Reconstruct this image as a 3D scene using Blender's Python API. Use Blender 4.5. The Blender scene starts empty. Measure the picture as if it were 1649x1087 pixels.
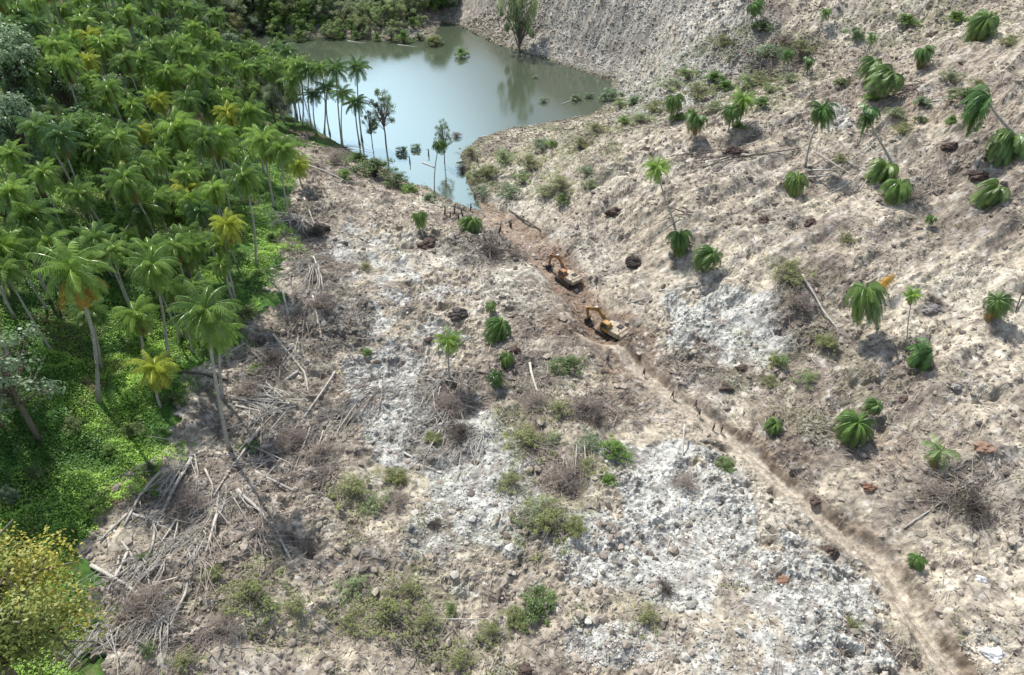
import bpy, bmesh, math, random
import numpy as np, time
T0 = time.time()
from mathutils import Vector, Matrix
R = math.radians
SC = bpy.context.scene
COL = SC.collection

# ------------------------------------------------------------------ camera, world, sun, exposure
CAM_H, PITCH, F, CX, CY = 80.0, R(38), 1114.0, 824.5, 543.5
cd = bpy.data.cameras.new('camera'); cam = bpy.data.objects.new('camera', cd); COL.objects.link(cam)
cam.location = (0, 0, CAM_H); cam.rotation_euler = (R(90) - PITCH, 0, 0)
cd.sensor_width = 36; cd.lens = 36 * F / 1649; cd.clip_start = 0.5; cd.clip_end = 3000
SC.camera = cam
SUN_EL, SUN_AZ = R(56), R(-32)          # azimuth from +Y, negative = to the left
w = bpy.data.worlds.new('World'); SC.world = w; w.use_nodes = True
nt = w.node_tree; nt.nodes.clear()
N = nt.nodes.new; LK = nt.links.new
out = N('ShaderNodeOutputWorld'); bg = N('ShaderNodeBackground'); sky = N('ShaderNodeTexSky')
sky.sky_type = 'NISHITA'; sky.sun_disc = False; sky.sun_elevation = SUN_EL; sky.sun_rotation = SUN_AZ
sky.air_density = 1.0; sky.dust_density = 1.5; sky.ozone_density = 1.0
tc = N('ShaderNodeTexCoord'); mp = N('ShaderNodeMapping'); mp.inputs['Scale'].default_value = (1, 1, 2.5)
mp.inputs['Location'].default_value = (0.35, 0.2, 0.1)
no = N('ShaderNodeTexNoise'); no.inputs['Scale'].default_value = 1.9; no.inputs['Detail'].default_value = 6
cr = N('ShaderNodeValToRGB'); cr.color_ramp.elements[0].position = 0.42; cr.color_ramp.elements[1].position = 0.62
mx = N('ShaderNodeMix'); mx.data_type = 'RGBA'; mx.inputs[7].default_value = (4.2, 4.9, 5.6, 1)   # bright broken cloud
LK(tc.outputs['Generated'], mp.inputs[0]); LK(mp.outputs[0], no.inputs['Vector']); LK(no.outputs[0], cr.inputs[0])
LK(cr.outputs[0], mx.inputs[0]); LK(sky.outputs[0], mx.inputs[6]); LK(mx.outputs[2], bg.inputs[0])
bg.inputs[1].default_value = 0.11
# a brilliant cloud bank low ahead, on the sun's side; the lake mirrors it
nd = N('ShaderNodeVectorMath'); nd.operation = 'DOT_PRODUCT'; a_, e_ = R(-18), R(30)
nd.inputs[1].default_value = (math.sin(a_) * math.cos(e_), math.cos(a_) * math.cos(e_), math.sin(e_))
LK(tc.outputs['Generated'], nd.inputs[0])
mr = N('ShaderNodeMapRange'); mr.interpolation_type = 'SMOOTHSTEP'; mr.inputs[1].default_value = .935; mr.inputs[2].default_value = .993; LK(nd.outputs['Value'], mr.inputs[0])
mx2 = N('ShaderNodeMix'); mx2.data_type = 'RGBA'; mx2.inputs[7].default_value = (17, 24, 29, 1)
LK(mr.outputs[0], mx2.inputs[0]); LK(mx.outputs[2], mx2.inputs[6]); LK(mx2.outputs[2], bg.inputs[0])
LK(bg.outputs[0], out.inputs[0])
sd = bpy.data.lights.new('sun', 'SUN'); sun = bpy.data.objects.new('sun', sd); COL.objects.link(sun)
sd.energy = 3.8; sd.angle = R(0.8); sd.color = (1.0, 0.965, 0.90)
sv = Vector((math.sin(SUN_AZ) * math.cos(SUN_EL), math.cos(SUN_AZ) * math.cos(SUN_EL), math.sin(SUN_EL)))
sun.rotation_euler = sv.to_track_quat('Z', 'Y').to_euler(); sun.location = (0, 0, 200)
vs = SC.view_settings; vs.view_transform = 'Standard'; vs.look = 'None'; vs.exposure = 0.80; vs.gamma = 1

# ------------------------------------------------------------------ maths
FW = np.array([0, math.cos(PITCH), -math.sin(PITCH)]); UP = np.array([0, math.sin(PITCH), math.cos(PITCH)])
def ray(px, py):
    return FW + UP * ((CY - py) / F) + np.array([1, 0, 0]) * ((px - CX) / F)
def flat(px, py, z=0.0):
    d = ray(px, py); t = (z - CAM_H) / d[2]; return (d[0] * t, d[1] * t)
def proj(x, y, z):
    dz = z - CAM_H
    dep = y * FW[1] + dz * FW[2]; dep = np.maximum(dep, 1.0)
    return CX + F * x / dep, CY - F * (y * UP[1] + dz * UP[2]) / dep, dep
def _hash(ix, iy, seed):
    h = (ix.astype(np.int64) * 374761393 + iy.astype(np.int64) * 668265263 + seed * 982451653) & 0xFFFFFFFF
    h = ((h ^ (h >> 13)) * 1274126177) & 0xFFFFFFFF
    h = h ^ (h >> 16)
    return (h & 0xFFFF) / 65535.0
def vnoise(x, y, seed=0):
    x = np.asarray(x, float); y = np.asarray(y, float)
    ix = np.floor(x); iy = np.floor(y); fx = x - ix; fy = y - iy
    fx = fx * fx * (3 - 2 * fx); fy = fy * fy * (3 - 2 * fy)
    a = _hash(ix, iy, seed); b = _hash(ix + 1, iy, seed); c = _hash(ix, iy + 1, seed); d = _hash(ix + 1, iy + 1, seed)
    return (a + (b - a) * fx) * (1 - fy) + (c + (d - c) * fx) * fy - 0.5
def fbm(x, y, seed=0, octv=4, gain=0.5):
    s = 0; a = 1.0; fq = 1.0
    for o in range(octv):
        th = 0.6 * o
        s = s + a * vnoise(fq * (x * math.cos(th) - y * math.sin(th)) + 17.3 * o, fq * (x * math.sin(th) + y * math.cos(th)) - 9.1 * o, seed + o)
        a *= gain; fq *= 2.03
    return s
def sstep(a, b, x):
    t = np.clip((x - a) / (b - a), 0, 1); return t * t * (3 - 2 * t)
def dpoly(x, y, pts, closed=False):
    """distance, signed side (+ right of travel) and arc length"""
    best = np.full(np.shape(x), 1e9); side = np.zeros(np.shape(x)); arc = np.zeros(np.shape(x)); s0 = 0
    P = list(pts) + ([pts[0]] if closed else [])
    for (ax, ay), (bx, by) in zip(P[:-1], P[1:]):
        dx, dy = bx - ax, by - ay; L = math.hypot(dx, dy)
        t = np.clip(((x - ax) * dx + (y - ay) * dy) / (L * L), 0, 1)
        qx, qy = x - (ax + t * dx), y - (ay + t * dy)
        d = np.hypot(qx, qy); m = d < best
        cr_ = (x - ax) * dy - (y - ay) * dx
        best = np.where(m, d, best); side = np.where(m, np.sign(cr_), side); arc = np.where(m, s0 + t * L, arc); s0 += L
    return best, side, arc
def inside(x, y, pts):
    r = np.zeros(np.shape(x), bool); n = len(pts)
    for i in range(n):
        x1, y1 = pts[i]; x2, y2 = pts[(i + 1) % n]
        c = (y1 > y) != (y2 > y)
        with np.errstate(divide='ignore', invalid='ignore'):
            xi = (x2 - x1) * (y - y1) / (y2 - y1 + 1e-12) + x1
        r ^= c & (x < xi)
    return r

# ------------------------------------------------------------------ terrain height
LAKE_PX = [(398, 100), (402, 66), (420, 50), (470, 56), (560, 60), (640, 66), (700, 60), (712, 34), (740, 42), (800, 72), (870, 92),
           (930, 112), (985, 132), (985, 160), (955, 184), (880, 198), (820, 208), (768, 226), (742, 250), (752, 290), (772, 336), (730, 330),
           (690, 300), (660, 296), (600, 262), (560, 240), (500, 205), (450, 178), (415, 150)]
LAKE = [flat(*p) for p in LAKE_PX]
VAL = [(62, -40), (56, 10), (50, 39), (43, 65), (20, 102), (2, 132), (-9, 156), (0, 190), (27, 222), (20, 255), (-5, 290), (-28, 330), (-30, 420), (-30, 700)]
def base_h(x, y):
    d, side, s = dpoly(x, y, VAL)
    dr = np.where(side < 0, d, 0.0); dl = np.where(side >= 0, d, 0.0)     # VAL runs away from the camera: right-hand side is East
    dr, dl = np.where(side > 0, d, 0.0), np.where(side <= 0, d, 0.0)
    steep = 0.30 + 0.36 * sstep(195, 260, y)
    hr = steep * dr * (0.35 + 0.65 * sstep(0, 28, dr)) + 1.2 * sstep(0, 6, dr)
    # terraces of the slide on the right
    hr = hr + np.where(dr > 0, 1, 0) * sstep(4, 40, dr) * (5.5 * vnoise((-.46 * x + .887 * y) / 34, (.887 * x + .46 * y) / 30, 5) + 2.2 * vnoise((-.46 * x + .887 * y) / 9, (.887 * x + .46 * y) / 26, 6))
    xe = -47 - 0.10 * np.maximum(y - 60, 0)                                # foot of the forest slope
    u = xe - x
    hl = 3.0 + 7.0 * sstep(-32, 6, u) * sstep(230, 90, y) + 0.34 * np.maximum(u, 0) * sstep(-5, 25, u)
    hl = hl + 2.6 * vnoise(x / 22, y / 22, 9) + 1.2 * vnoise(x / 9, y / 9, 10)
    hl = hl * sstep(-2, 14, dl) + 0.0
    h = np.where(side > 0, hr, hl)
    h = h + 0.32 * np.maximum(y - 335, 0) + 1.1
    ld, _, _ = dpoly(x, y, LAKE, True)
    ins = inside(x, y, LAKE)
    h = np.where(ins, -0.25 - 0.12 * np.minimum(ld, 25), 0.12 + (h - 0.12) * sstep(-3, 22, ld))
    return h
TRACK_PX = [(940, 545), (985, 560), (1030, 600), (1085, 645), (1150, 690), (1205, 735), (1270, 795), (1345, 862), (1405, 905), (1440, 955), (1490, 1035), (1530, 1090), (1575, 1160), (1620, 1250)]
CHAN_PX = [(775, 338), (820, 362), (870, 395), (905, 440), (940, 490), (965, 535)]
def cast_fn(px, py, fn, extra=0.0):
    d = ray(px, py); t = np.linspace(40, 700, 500)
    def g(tt):
        x, y, z = d[0] * tt, d[1] * tt, CAM_H + d[2] * tt
        return z - np.maximum(fn(x, y), 0) - extra
    v = g(t); i = int(np.argmax(v < 0))
    if v[i] >= 0: i = len(t) - 1
    if i > 0:
        t2 = np.linspace(t[i - 1], t[i], 12); v2 = g(t2); j = int(np.argmax(v2 < 0)); tt = t2[j]
    else: tt = t[0]
    return np.array([d[0] * tt, d[1] * tt, CAM_H + d[2] * tt])
TRACK = [tuple(cast_fn(a, b, base_h)[:2]) for a, b in TRACK_PX]
CHAN = [tuple(cast_fn(a, b, base_h)[:2]) for a, b in CHAN_PX]
def smooth_line(pts, n=4):
    P = [np.array(p) for p in pts]; P = [2 * P[0] - P[1]] + P + [2 * P[-1] - P[-2]]; o = []
    for i in range(1, len(P) - 2):
        for k in range(n):
            t = k / n; a, b, c, d = P[i - 1:i + 3]
            o.append(tuple(0.5 * ((2 * b) + (c - a) * t + (2 * a - 5 * b + 4 * c - d) * t * t + (3 * b - a - 3 * c + d) * t ** 3)))
    o.append(tuple(P[-2])); return o
TRACK = smooth_line(TRACK, 3); CHAN = smooth_line(CHAN, 2)

# forest outline and soil and shade patches, in the photograph's pixels, used as masks on the ground
FOREST_PX = [(-900, -500), (330, -500), (360, 40), (420, 100), (470, 150), (560, 200), (600, 235), (560, 260), (480, 220), (490, 255), (462, 300), (455, 350), (452, 400), (440, 470), (400, 520), (370, 580), (300, 610), (262, 690), (268, 740), (200, 800), (160, 870), (110, 900), (150, 960), (140, 1060), (120, 1300), (-900, 1300)]
def blobs(px, py, L):
    m = np.zeros(np.shape(px))
    for cx, cy, rx, ry, ang, st in L:
        c, s = math.cos(R(ang)), math.sin(R(ang)); dx, dy = px - cx, py - cy
        q = np.hypot((dx * c + dy * s) / rx, (-dx * s + dy * c) / ry)
        m = np.maximum(m, st * sstep(1.25, 0.75, q))
    return m
GREY = [(1165, 520, 100, 62, 10, 1), (1190, 485, 70, 35, 20, .9), (620, 620, 45, 90, 10, .9), (650, 700, 40, 60, 0, .9), (690, 560, 60, 60, 0, .6), (760, 760, 70, 90, 0, 1), (720, 860, 80, 60, 0, .5),
        (810, 830, 60, 60, 0, .8), (1040, 790, 90, 75, 0, 1), (1150, 800, 60, 60, 20, .8), (1100, 900, 150, 70, 20, .75), (960, 890, 100, 60, 0, .8), (1300, 960, 150, 70, 25, .85), (980, 1040, 90, 50, 0, .8), (1180, 1050, 120, 50, 0, .5), (1330, 1060, 110, 45, 0, .7),
        (1360, 865, 30, 20, 0, .3), (580, 460, 90, 110, 0, .55), (700, 440, 110, 70, 0, .4), (600, 350, 80, 50, 0, .25), (1000, 60, 190, 120, 25, .75), (1120, 30, 140, 110, 20, .7), (1600, 1050, 60, 35, 0, .6), (1580, 620, 60, 30, 0, .4), (790, 340, 45, 25, 20, .5),
        (1060, 660, 50, 25, 0, .4), (1250, 190, 60, 25, 0, .2), (1360, 190, 30, 20, 0, .7), (850, 400, 30, 16, 20, .8), (740, 930, 60, 40, 0, .4), (1530, 145, 60, 20, 0, .3), (960, 330, 50, 20, 0, .3)]
DARK = [(1000, 555, 45, 22, 30, .75), (930, 475, 60, 22, 30, .6), (500, 400, 45, 80, 10, .8), (520, 520, 60, 80, 0, .85), (440, 590, 70, 50, 0, .8), (360, 660, 60, 55, 0, .8), (720, 630, 70, 40, 0, .8), (700, 710, 50, 50, 0, .7), (770, 400, 90, 22, 10, .75), (840, 610, 60, 40, 0, .8),
        (950, 660, 60, 40, 0, .7), (860, 740, 50, 45, 0, .6), (300, 800, 70, 60, 0, .7), (240, 1000, 80, 70, 0, .7), (1130, 600, 60, 25, 25, .75), (1270, 480, 45, 55, -10, .6), (1290, 540, 50, 40, 0, .5), (1560, 800, 110, 60, -10, .6), (1430, 560, 60, 30, 20, .45),  # includes a palm's cast shadow and the fallen tree's shade, painted as dark ground
        (500, 700, 40, 90, 25, .35), (1010, 870, 60, 15, 0, .4), (1380, 740, 90, 22, 45, .5), (1380, 890, 70, 18, 40, .6), (1200, 80, 60, 40, 0, .5), (1270, 100, 60, 30, 0, .5), (1440, 300, 50, 30, 0, .5), (700, 1040, 90, 40, 0, .5), (900, 540, 60, 40, 20, .4), (880, 490, 60, 25, 10, .6), (960, 640, 30, 20, 0, .4), (1500, 230, 160, 25, 5, .35), (1250, 350, 60, 18, 5, .6), (800, 40, 60, 60, 20, .5)]
PINK = [(420, 860, 130, 90, 0, .8), (550, 880, 100, 60, 0, .6), (450, 760, 90, 80, 0, .8), (560, 680, 60, 80, 20, .7), (560, 330, 80, 50, 10, .7), (840, 660, 50, 50, 0, .6), (820, 800, 50, 50, 0, .5), (1060, 640, 90, 60, 20, .6), (940, 380, 80, 40, 30, .6), (1300, 280, 200, 40, 0, .6), (1480, 120, 150, 50, 0, .7), (1550, 740, 130, 60, 0, .6), (1250, 620, 90, 50, 20, .7), (1400, 620, 100, 60, 0, .4), (850, 560, 80, 40, 0, .5), (1450, 700, 80, 60, 0, .3), (240, 960, 90, 90, 0, .7), (700, 960, 90, 60, 0, .35)]
RUST = [(950, 505, 60, 26, 35, .6), (880, 430, 40, 20, 35, .5), (985, 575, 40, 40, 0, .85), (1010, 545, 55, 28, 20, .95), (905, 455, 45, 28, 20, .8), (930, 520, 60, 28, 10, .9), (1050, 590, 50, 30, 40, .7), (880, 415, 30, 20, 0, .5), (980, 630, 40, 50, 0, .5), (1490, 170, 120, 30, 0, .4), (1240, 935, 30, 12, 0, .6), (1420, 740, 60, 50, 40, .4), (1260, 700, 80, 30, 35, .4), (590, 850, 40, 20, 0, .5), (1000, 620, 60, 60, 0, .35)]
CREAM = [(1170, 440, 110, 40, -25, .8), (1560, 520, 100, 90, 0, .6), (1500, 430, 110, 60, 0, .4), (430, 990, 130, 30, -8, .9), (1150, 930, 110, 25, 10, .9), (1200, 960, 100, 40, 10, .7), (1100, 210, 200, 18, -8, .5), (1350, 330, 150, 25, 0, .6), (560, 320, 100, 30, 20, .4), (880, 240, 70, 25, 0, .5), (1560, 980, 110, 80, 0, .4), (300, 1060, 180, 30, 0, .6), (1230, 410, 90, 50, -30, .5), (880, 40, 60, 80, 40, .45), (1620, 640, 60, 60, 0, .5)]
MOSS = [(850, 700, 90, 45, 0, .6), (400, 930, 100, 45, 0, .55), (620, 960, 120, 50, 0, .5), (560, 770, 80, 40, 0, .5), (880, 830, 80, 60, 0, .6), (1250, 580, 60, 40, 0, .35), (740, 1040, 90, 40, 0, .5), (1420, 650, 200, 60, 0, .25), (960, 150, 90, 25, 10, .5), (1100, 150, 110, 40, 0, .5), (800, 270, 80, 45, 0, .5), (1440, 200, 60, 12, 0, .9), (1040, 980, 40, 60, 0, .3), (590, 560, 20, 14, 0, .5), (1300, 1000, 200, 20, 10, .2), (1000, 190, 90, 30, 0, .9), (880, 250, 130, 50, 0, .8), (1200, 110, 150, 60, 0, .8), (880, 720, 110, 100, 0, .4), (1500, 40, 160, 40, 0, .5), (1300, 620, 120, 60, 0, .3), (1200, 600, 40, 60, 0, .4), (480, 980, 120, 50, 0, .5), (700, 800, 200, 120, 0, .2), (520, 60, 300, 40, 0, .7), (500, 1010, 60, 40, 0, .4), (1300, 480, 60, 60, 0, .35)]
def masks(x, y, h):
    px, py, dep = proj(x, y, h)
    k = F / dep
    wx = px + k * (7 * fbm(x / 9, y / 9, 31, 4)); wy = py + k * 0.6 * (7 * fbm(x / 9, y / 9, 41, 4))
    M = {n: blobs(wx, wy, L) for n, L in (('grey', GREY), ('dark', DARK), ('pink', PINK), ('rust', RUST), ('cream', CREAM), ('moss', MOSS))}
    wx2 = px + k * (7 * fbm(x / 5, y / 5, 51, 4)); wy2 = py + k * (4 * fbm(x / 5, y / 5, 61, 4))
    M['forest'] = inside(wx2, wy2, FOREST_PX).astype(float)
    M['py'] = py; M['px'] = px; M['dep'] = dep
    return M
def height(x, y, full=False):
    x = np.atleast_1d(np.asarray(x, float)); y = np.atleast_1d(np.asarray(y, float))
    h = base_h(x, y)
    M = masks(x, y, h)
    td, ts, ta = dpoly(x, y, TRACK); cdn, cs, ca = dpoly(x, y, CHAN)
    offt = sstep(.9, 2.0, td)
    tdn = ts * td                                            # TRACK runs towards the camera: left-hand side of travel is uphill
    bank = 1.5 * sstep(1.2, 2.2 + .9 * fbm(x / 3, y / 3, 78, 3), -tdn) * sstep(26, 8, td)
    h = h + bank * sstep(0, 12, ta)
    h = h - 1.5 * sstep(5.0, 1.5, cdn) + 0.9 * np.exp(-((cdn - 6.5) / 2.0) ** 2)
    h = h - 0.12 * np.exp(-((np.abs(td - 0.65)) / 0.18) ** 2) * (td < 2)
    nf = 1 - M['forest']
    d, side, s = dpoly(x, y, VAL)
    # gullies and slump ridges
    g = (1 - .55 * sstep(200, 260, y)) * np.abs(fbm((-.46 * x + .887 * y) / 7.5, (.887 * x + .46 * y) / 20, 71, 3)) * -3.3 + 0.75
    fl = fbm((-.46 * x + .887 * y) / 2.6, (.887 * x + .46 * y) / 17, 76, 3)
    h = h + nf * offt * np.where(side > 0, sstep(5, 25, d), 0.35) * g + nf * offt * np.where(side > 0, sstep(5, 20, d), 0) * .9 * fl
    rub = 0.55 + 0.45 * M['grey'] + 0.35 * M['dark']
    r1 = fbm(x / 3.1, y / 3.1, 81, 3)
    r2 = 0.5 - np.abs(fbm(x / 1.1, y / 1.1, 91, 3)) * 2
    r3 = vnoise(x / 0.42, y / 0.42, 95)
    pit = np.minimum(fbm(x / 4.2, y / 2.8, 101, 3) + 0.27, 0)     # sharp-edged hollows
    rough = sstep(.40, .72, 0.5 + fbm((-.46 * x + .887 * y) / 9, (.887 * x + .46 * y) / 19, 111, 4))       # smooth soil against churned soil
    lk, _, _ = dpoly(x, y, LAKE, True); shore = sstep(0, 8, lk)
    a = nf * shore
    h = h + a * offt * (1.2 * r1 + 3.6 * pit * (0.15 + rough) + (0.12 + 0.62 * rough ** 1.5) * rub * (r2 - .1) + (.14 + .18 * rough) * rub * r3)
    h = h + a * (1 - offt) * 0.16 * r2
    h = h + M['forest'] * shore * (0.9 * fbm(x / 5, y / 5, 121, 3))
    h = np.where(inside(x, y, LAKE), np.minimum(h, -0.12), np.maximum(h, -0.05 + 0.12 * np.minimum(lk, 3)))
    if full: return h, M, td, tdn, cdn, rough, r2, side, d
    return h
def cast(px, py, extra=0.0):
    d = ray(px, py); p = cast_fn(px, py, base_h, extra); t0 = p[1] / d[1]
    for t in (np.linspace(t0 - 22, t0 + 30, 105),):
        x, y, z = d[0] * t, d[1] * t, CAM_H + d[2] * t; v = z - np.maximum(height(x, y), 0) - extra
        i = int(np.argmax(v < 0)); i = i if v[i] < 0 else int(np.argmin(np.abs(v)))
        if i > 0 and v[i] < 0: tt = t[i - 1] + (t[i] - t[i - 1]) * v[i - 1] / (v[i - 1] - v[i] + 1e-9)
        else: tt = t[i]
    return np.array([d[0] * tt, d[1] * tt, CAM_H + d[2] * tt])
def at(px, py):
    return Vector(cast(px, py))
def H1(x, y):
    return float(max(height(x, y)[0], 0))

# ------------------------------------------------------------------ materials
def mat(name, col, rough=0.8, vary=0.0, metal=0.0, spec=0.3, trans=0.0, scale=3.0, hue=None, attr=None, bump=0.0, bscale=8.0, fine=0, patch=None):
    m = bpy.data.materials.new(name); m.use_nodes = True; t = m.node_tree; b = t.nodes['Principled BSDF']; L = t.links.new
    b.inputs['Roughness'].default_value = rough; b.inputs['Metallic'].default_value = metal
    b.inputs['Specular IOR Level'].default_value = spec
    c = t.nodes.new('ShaderNodeRGB'); c.outputs[0].default_value = (*col, 1); src = c.outputs[0]
    if attr:
        a = t.nodes.new('ShaderNodeAttribute'); a.attribute_name = attr; src = a.outputs['Color']
    tcn = t.nodes.new('ShaderNodeTexCoord'); vec = tcn.outputs['Object']
    if hue:                                                    # another tone for some of the copies
        oi = t.nodes.new('ShaderNodeObjectInfo'); mm = t.nodes.new('ShaderNodeMix'); mm.data_type = 'RGBA'
        mm.inputs[7].default_value = (*hue, 1); L(src, mm.inputs[6]); L(oi.outputs['Random'], mm.inputs[0]); src = mm.outputs[2]
    if patch:                                                  # large patches of a second leaf colour
        np1 = t.nodes.new('ShaderNodeTexNoise'); np1.inputs['Scale'].default_value = patch[3]; np1.inputs['Detail'].default_value = 4; L(vec, np1.inputs['Vector'])
        mp1 = t.nodes.new('ShaderNodeMapRange'); mp1.inputs[1].default_value = .42; mp1.inputs[2].default_value = .54; L(np1.outputs[0], mp1.inputs[0])
        mm1 = t.nodes.new('ShaderNodeMix'); mm1.data_type = 'RGBA'; mm1.inputs[7].default_value = (*patch[:3], 1); L(mp1.outputs[0], mm1.inputs[0]); L(src, mm1.inputs[6]); src = mm1.outputs[2]
    if vary:
        n = t.nodes.new('ShaderNodeTexNoise'); n.inputs['Scale'].default_value = scale; n.inputs['Detail'].default_value = 5
        L(vec, n.inputs['Vector'])
        mr = t.nodes.new('ShaderNodeMapRange'); mr.inputs[1].default_value = .3; mr.inputs[2].default_value = .7
        mr.inputs[3].default_value = 1 - vary; mr.inputs[4].default_value = 1 + vary; L(n.outputs[0], mr.inputs[0])
        vm = t.nodes.new('ShaderNodeVectorMath'); vm.operation = 'SCALE'; L(src, vm.inputs[0]); L(mr.outputs[0], vm.inputs['Scale']); src = vm.outputs[0]
    if fine:
        n3 = t.nodes.new('ShaderNodeTexNoise'); n3.inputs['Scale'].default_value = fine; n3.inputs['Detail'].default_value = 6; n3.inputs['Roughness'].default_value = .72; L(vec, n3.inputs['Vector'])
        m3 = t.nodes.new('ShaderNodeMapRange'); m3.inputs[1].default_value = .36; m3.inputs[2].default_value = .64; m3.inputs[3].default_value = .55; m3.inputs[4].default_value = 1.34; L(n3.outputs[0], m3.inputs[0])
        v3 = t.nodes.new('ShaderNodeVectorMath'); v3.operation = 'SCALE'; L(src, v3.inputs[0]); L(m3.outputs[0], v3.inputs['Scale']); src = v3.outputs[0]
    L(src, b.inputs['Base Color'])
    if bump:
        n2 = t.nodes.new('ShaderNodeTexNoise'); n2.inputs['Scale'].default_value = bscale; n2.inputs['Detail'].default_value = 8; n2.inputs['Roughness'].default_value = .65
        L(vec, n2.inputs['Vector']); bp = t.nodes.new('ShaderNodeBump'); bp.inputs['Strength'].default_value = bump; bp.inputs['Distance'].default_value = .3
        L(n2.outputs[0], bp.inputs['Height']); L(bp.outputs[0], b.inputs['Normal'])
    if trans:
        tr = t.nodes.new('ShaderNodeBsdfTranslucent'); ms = t.nodes.new('ShaderNodeMixShader'); ms.inputs[0].default_value = trans
        L(src, tr.inputs[0]); L(b.outputs[0], ms.inputs[1]); L(tr.outputs[0], ms.inputs[2]); L(ms.outputs[0], t.nodes['Material Output'].inputs[0])
    return m
M_GROUND = mat('churned_soil', (.3, .25, .2), .95, vary=.20, scale=.35, attr='tint', bump=.55, bscale=2.2, spec=.1, fine=1.1)
M_ROCK = mat('broken_rock', (.3, .3, .3), .9, vary=.12, attr='tint', spec=.15, bump=.3, bscale=5)
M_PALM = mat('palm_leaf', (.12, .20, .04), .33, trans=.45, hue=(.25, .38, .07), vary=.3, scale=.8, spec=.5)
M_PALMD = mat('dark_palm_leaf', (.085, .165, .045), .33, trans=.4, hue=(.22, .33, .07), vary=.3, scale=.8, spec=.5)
M_PALMY = mat('yellowing_palm_leaf', (.30, .36, .04), .45, trans=.4, hue=(.36, .40, .05), vary=.25, scale=.8, spec=.4)
M_PALMO = mat('limp_palm_leaf', (.075, .16, .035), .42, trans=.22, hue=(.16, .23, .06), vary=.35, scale=.7, spec=.4)
M_DEADF = mat('dry_frond', (.20, .13, .05), .8, trans=.2, vary=.3, spec=.2)
M_DEADO = mat('orange_dry_frond', (.38, .23, .04), .7, trans=.3, vary=.3, spec=.2)
M_TRUNK = mat('palm_trunk', (.36, .34, .30), .9, vary=.25, scale=2.5, bump=.4, bscale=6)
M_BARK = mat('tree_bark', (.17, .14, .11), .9, vary=.3, scale=2, bump=.5, bscale=5)
M_BARKD = mat('dark_bark', (.095, .078, .066), .9, vary=.3, scale=2, bump=.5, bscale=5)
M_LOG = mat('bleached_log', (.38, .35, .31), .85, vary=.25, scale=1.2, bump=.4, bscale=5)
M_TWIG = mat('dry_twigs', (.29, .245, .205), .9, vary=.3, scale=.6, hue=(.2, .16, .14))
M_LEAF = mat('broad_leaf', (.11, .17, .05), .45, trans=.4, hue=(.18, .25, .07), vary=.35, scale=1.2, spec=.4)
M_LEAFL = mat('fresh_leaf', (.18, .30, .05), .5, trans=.4, hue=(.14, .24, .05), vary=.3, scale=1.5, spec=.4)
M_LEAFG = mat('grey_green_leaf', (.22, .30, .17), .42, trans=.42, hue=(.19, .27, .12), vary=.35, scale=1.2, spec=.5)
M_LEAFO = mat('olive_leaf', (.28, .30, .12), .6, trans=.42, hue=(.24, .27, .10), vary=.35, scale=1.5, spec=.3)
M_LEAFP = mat('pale_scrub_leaf', (.33, .38, .22), .5, trans=.5, hue=(.27, .36, .13), vary=.3, scale=1.2, spec=.3)  # leaf colour lifted to offset the shade on the far-shore scrub
M_LEAFY = mat('golden_leaf', (.20, .24, .06), .5, trans=.35, vary=.3, scale=3, spec=.4, patch=(.42, .37, .06, .9))
M_VINE = mat('vine_cover', (.06, .16, .02), .5, trans=.3, vary=.4, scale=.35, spec=.4, attr='tint')
M_WEED = mat('weed_leaf', (.14, .16, .06), .6, trans=.2, vary=.3, scale=.5, attr='tint')

# water: murky body under a mirror-like surface
M_WATER = bpy.data.materials.new('lake_water'); M_WATER.use_nodes = True
t = M_WATER.node_tree; b = t.nodes['Principled BSDF']
b.inputs['Base Color'].default_value = (.055, .068, .045, 1); b.inputs['Roughness'].default_value = .05; b.inputs['IOR'].default_value = 1.62
n = t.nodes.new('ShaderNodeTexNoise'); n.inputs['Scale'].default_value = 1.3; n.inputs['Detail'].default_value = 6
tcn = t.nodes.new('ShaderNodeTexCoord'); bp = t.nodes.new('ShaderNodeBump'); bp.inputs['Strength'].default_value = .16; bp.inputs['Distance'].default_value = .12
t.links.new(tcn.outputs['Object'], n.inputs['Vector']); t.links.new(n.outputs[0], bp.inputs['Height']); t.links.new(bp.outputs[0], b.inputs['Normal'])

# ------------------------------------------------------------------ object helpers
def tag(o, label=None, cat=None, group=None, kind=None):
    if label: o['label'] = label
    if cat: o['category'] = cat
    if group: o['group'] = group
    if kind: o['kind'] = kind
    return o
def np_mesh(name, V, Q, m=None, tint=None, smooth=False):
    me = bpy.data.meshes.new(name); V = np.asarray(V, np.float32); Q = np.asarray(Q, np.int32); k = Q.shape[1]
    me.vertices.add(len(V)); me.vertices.foreach_set('co', V.ravel())
    me.loops.add(Q.size); me.loops.foreach_set('vertex_index', Q.ravel())
    me.polygons.add(len(Q)); me.polygons.foreach_set('loop_start', np.arange(0, Q.size, k, dtype=np.int32))
    me.polygons.foreach_set('use_smooth', np.full(len(Q), smooth))
    if tint is not None:
        a = me.color_attributes.new('tint', 'FLOAT_COLOR', 'POINT'); c = np.ones((len(V), 4), np.float32); c[:, :3] = tint; a.data.foreach_set('color', c.ravel())
    me.update(calc_edges=True)
    if m: me.materials.append(m)
    return me
def link(name, me, parent=None, loc=None):
    o = bpy.data.objects.new(name, me); COL.objects.link(o)
    if parent: o.parent = parent
    if loc is not None: o.location = loc
    return o
def empty(name, loc, rz=0, sc=1.0):
    o = bpy.data.objects.new(name, None); COL.objects.link(o); o.location = loc; o.rotation_euler = (0, 0, rz)
    o.scale = (sc, sc, sc) if not isinstance(sc, tuple) else sc; o.empty_display_size = .5; return o
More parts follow.
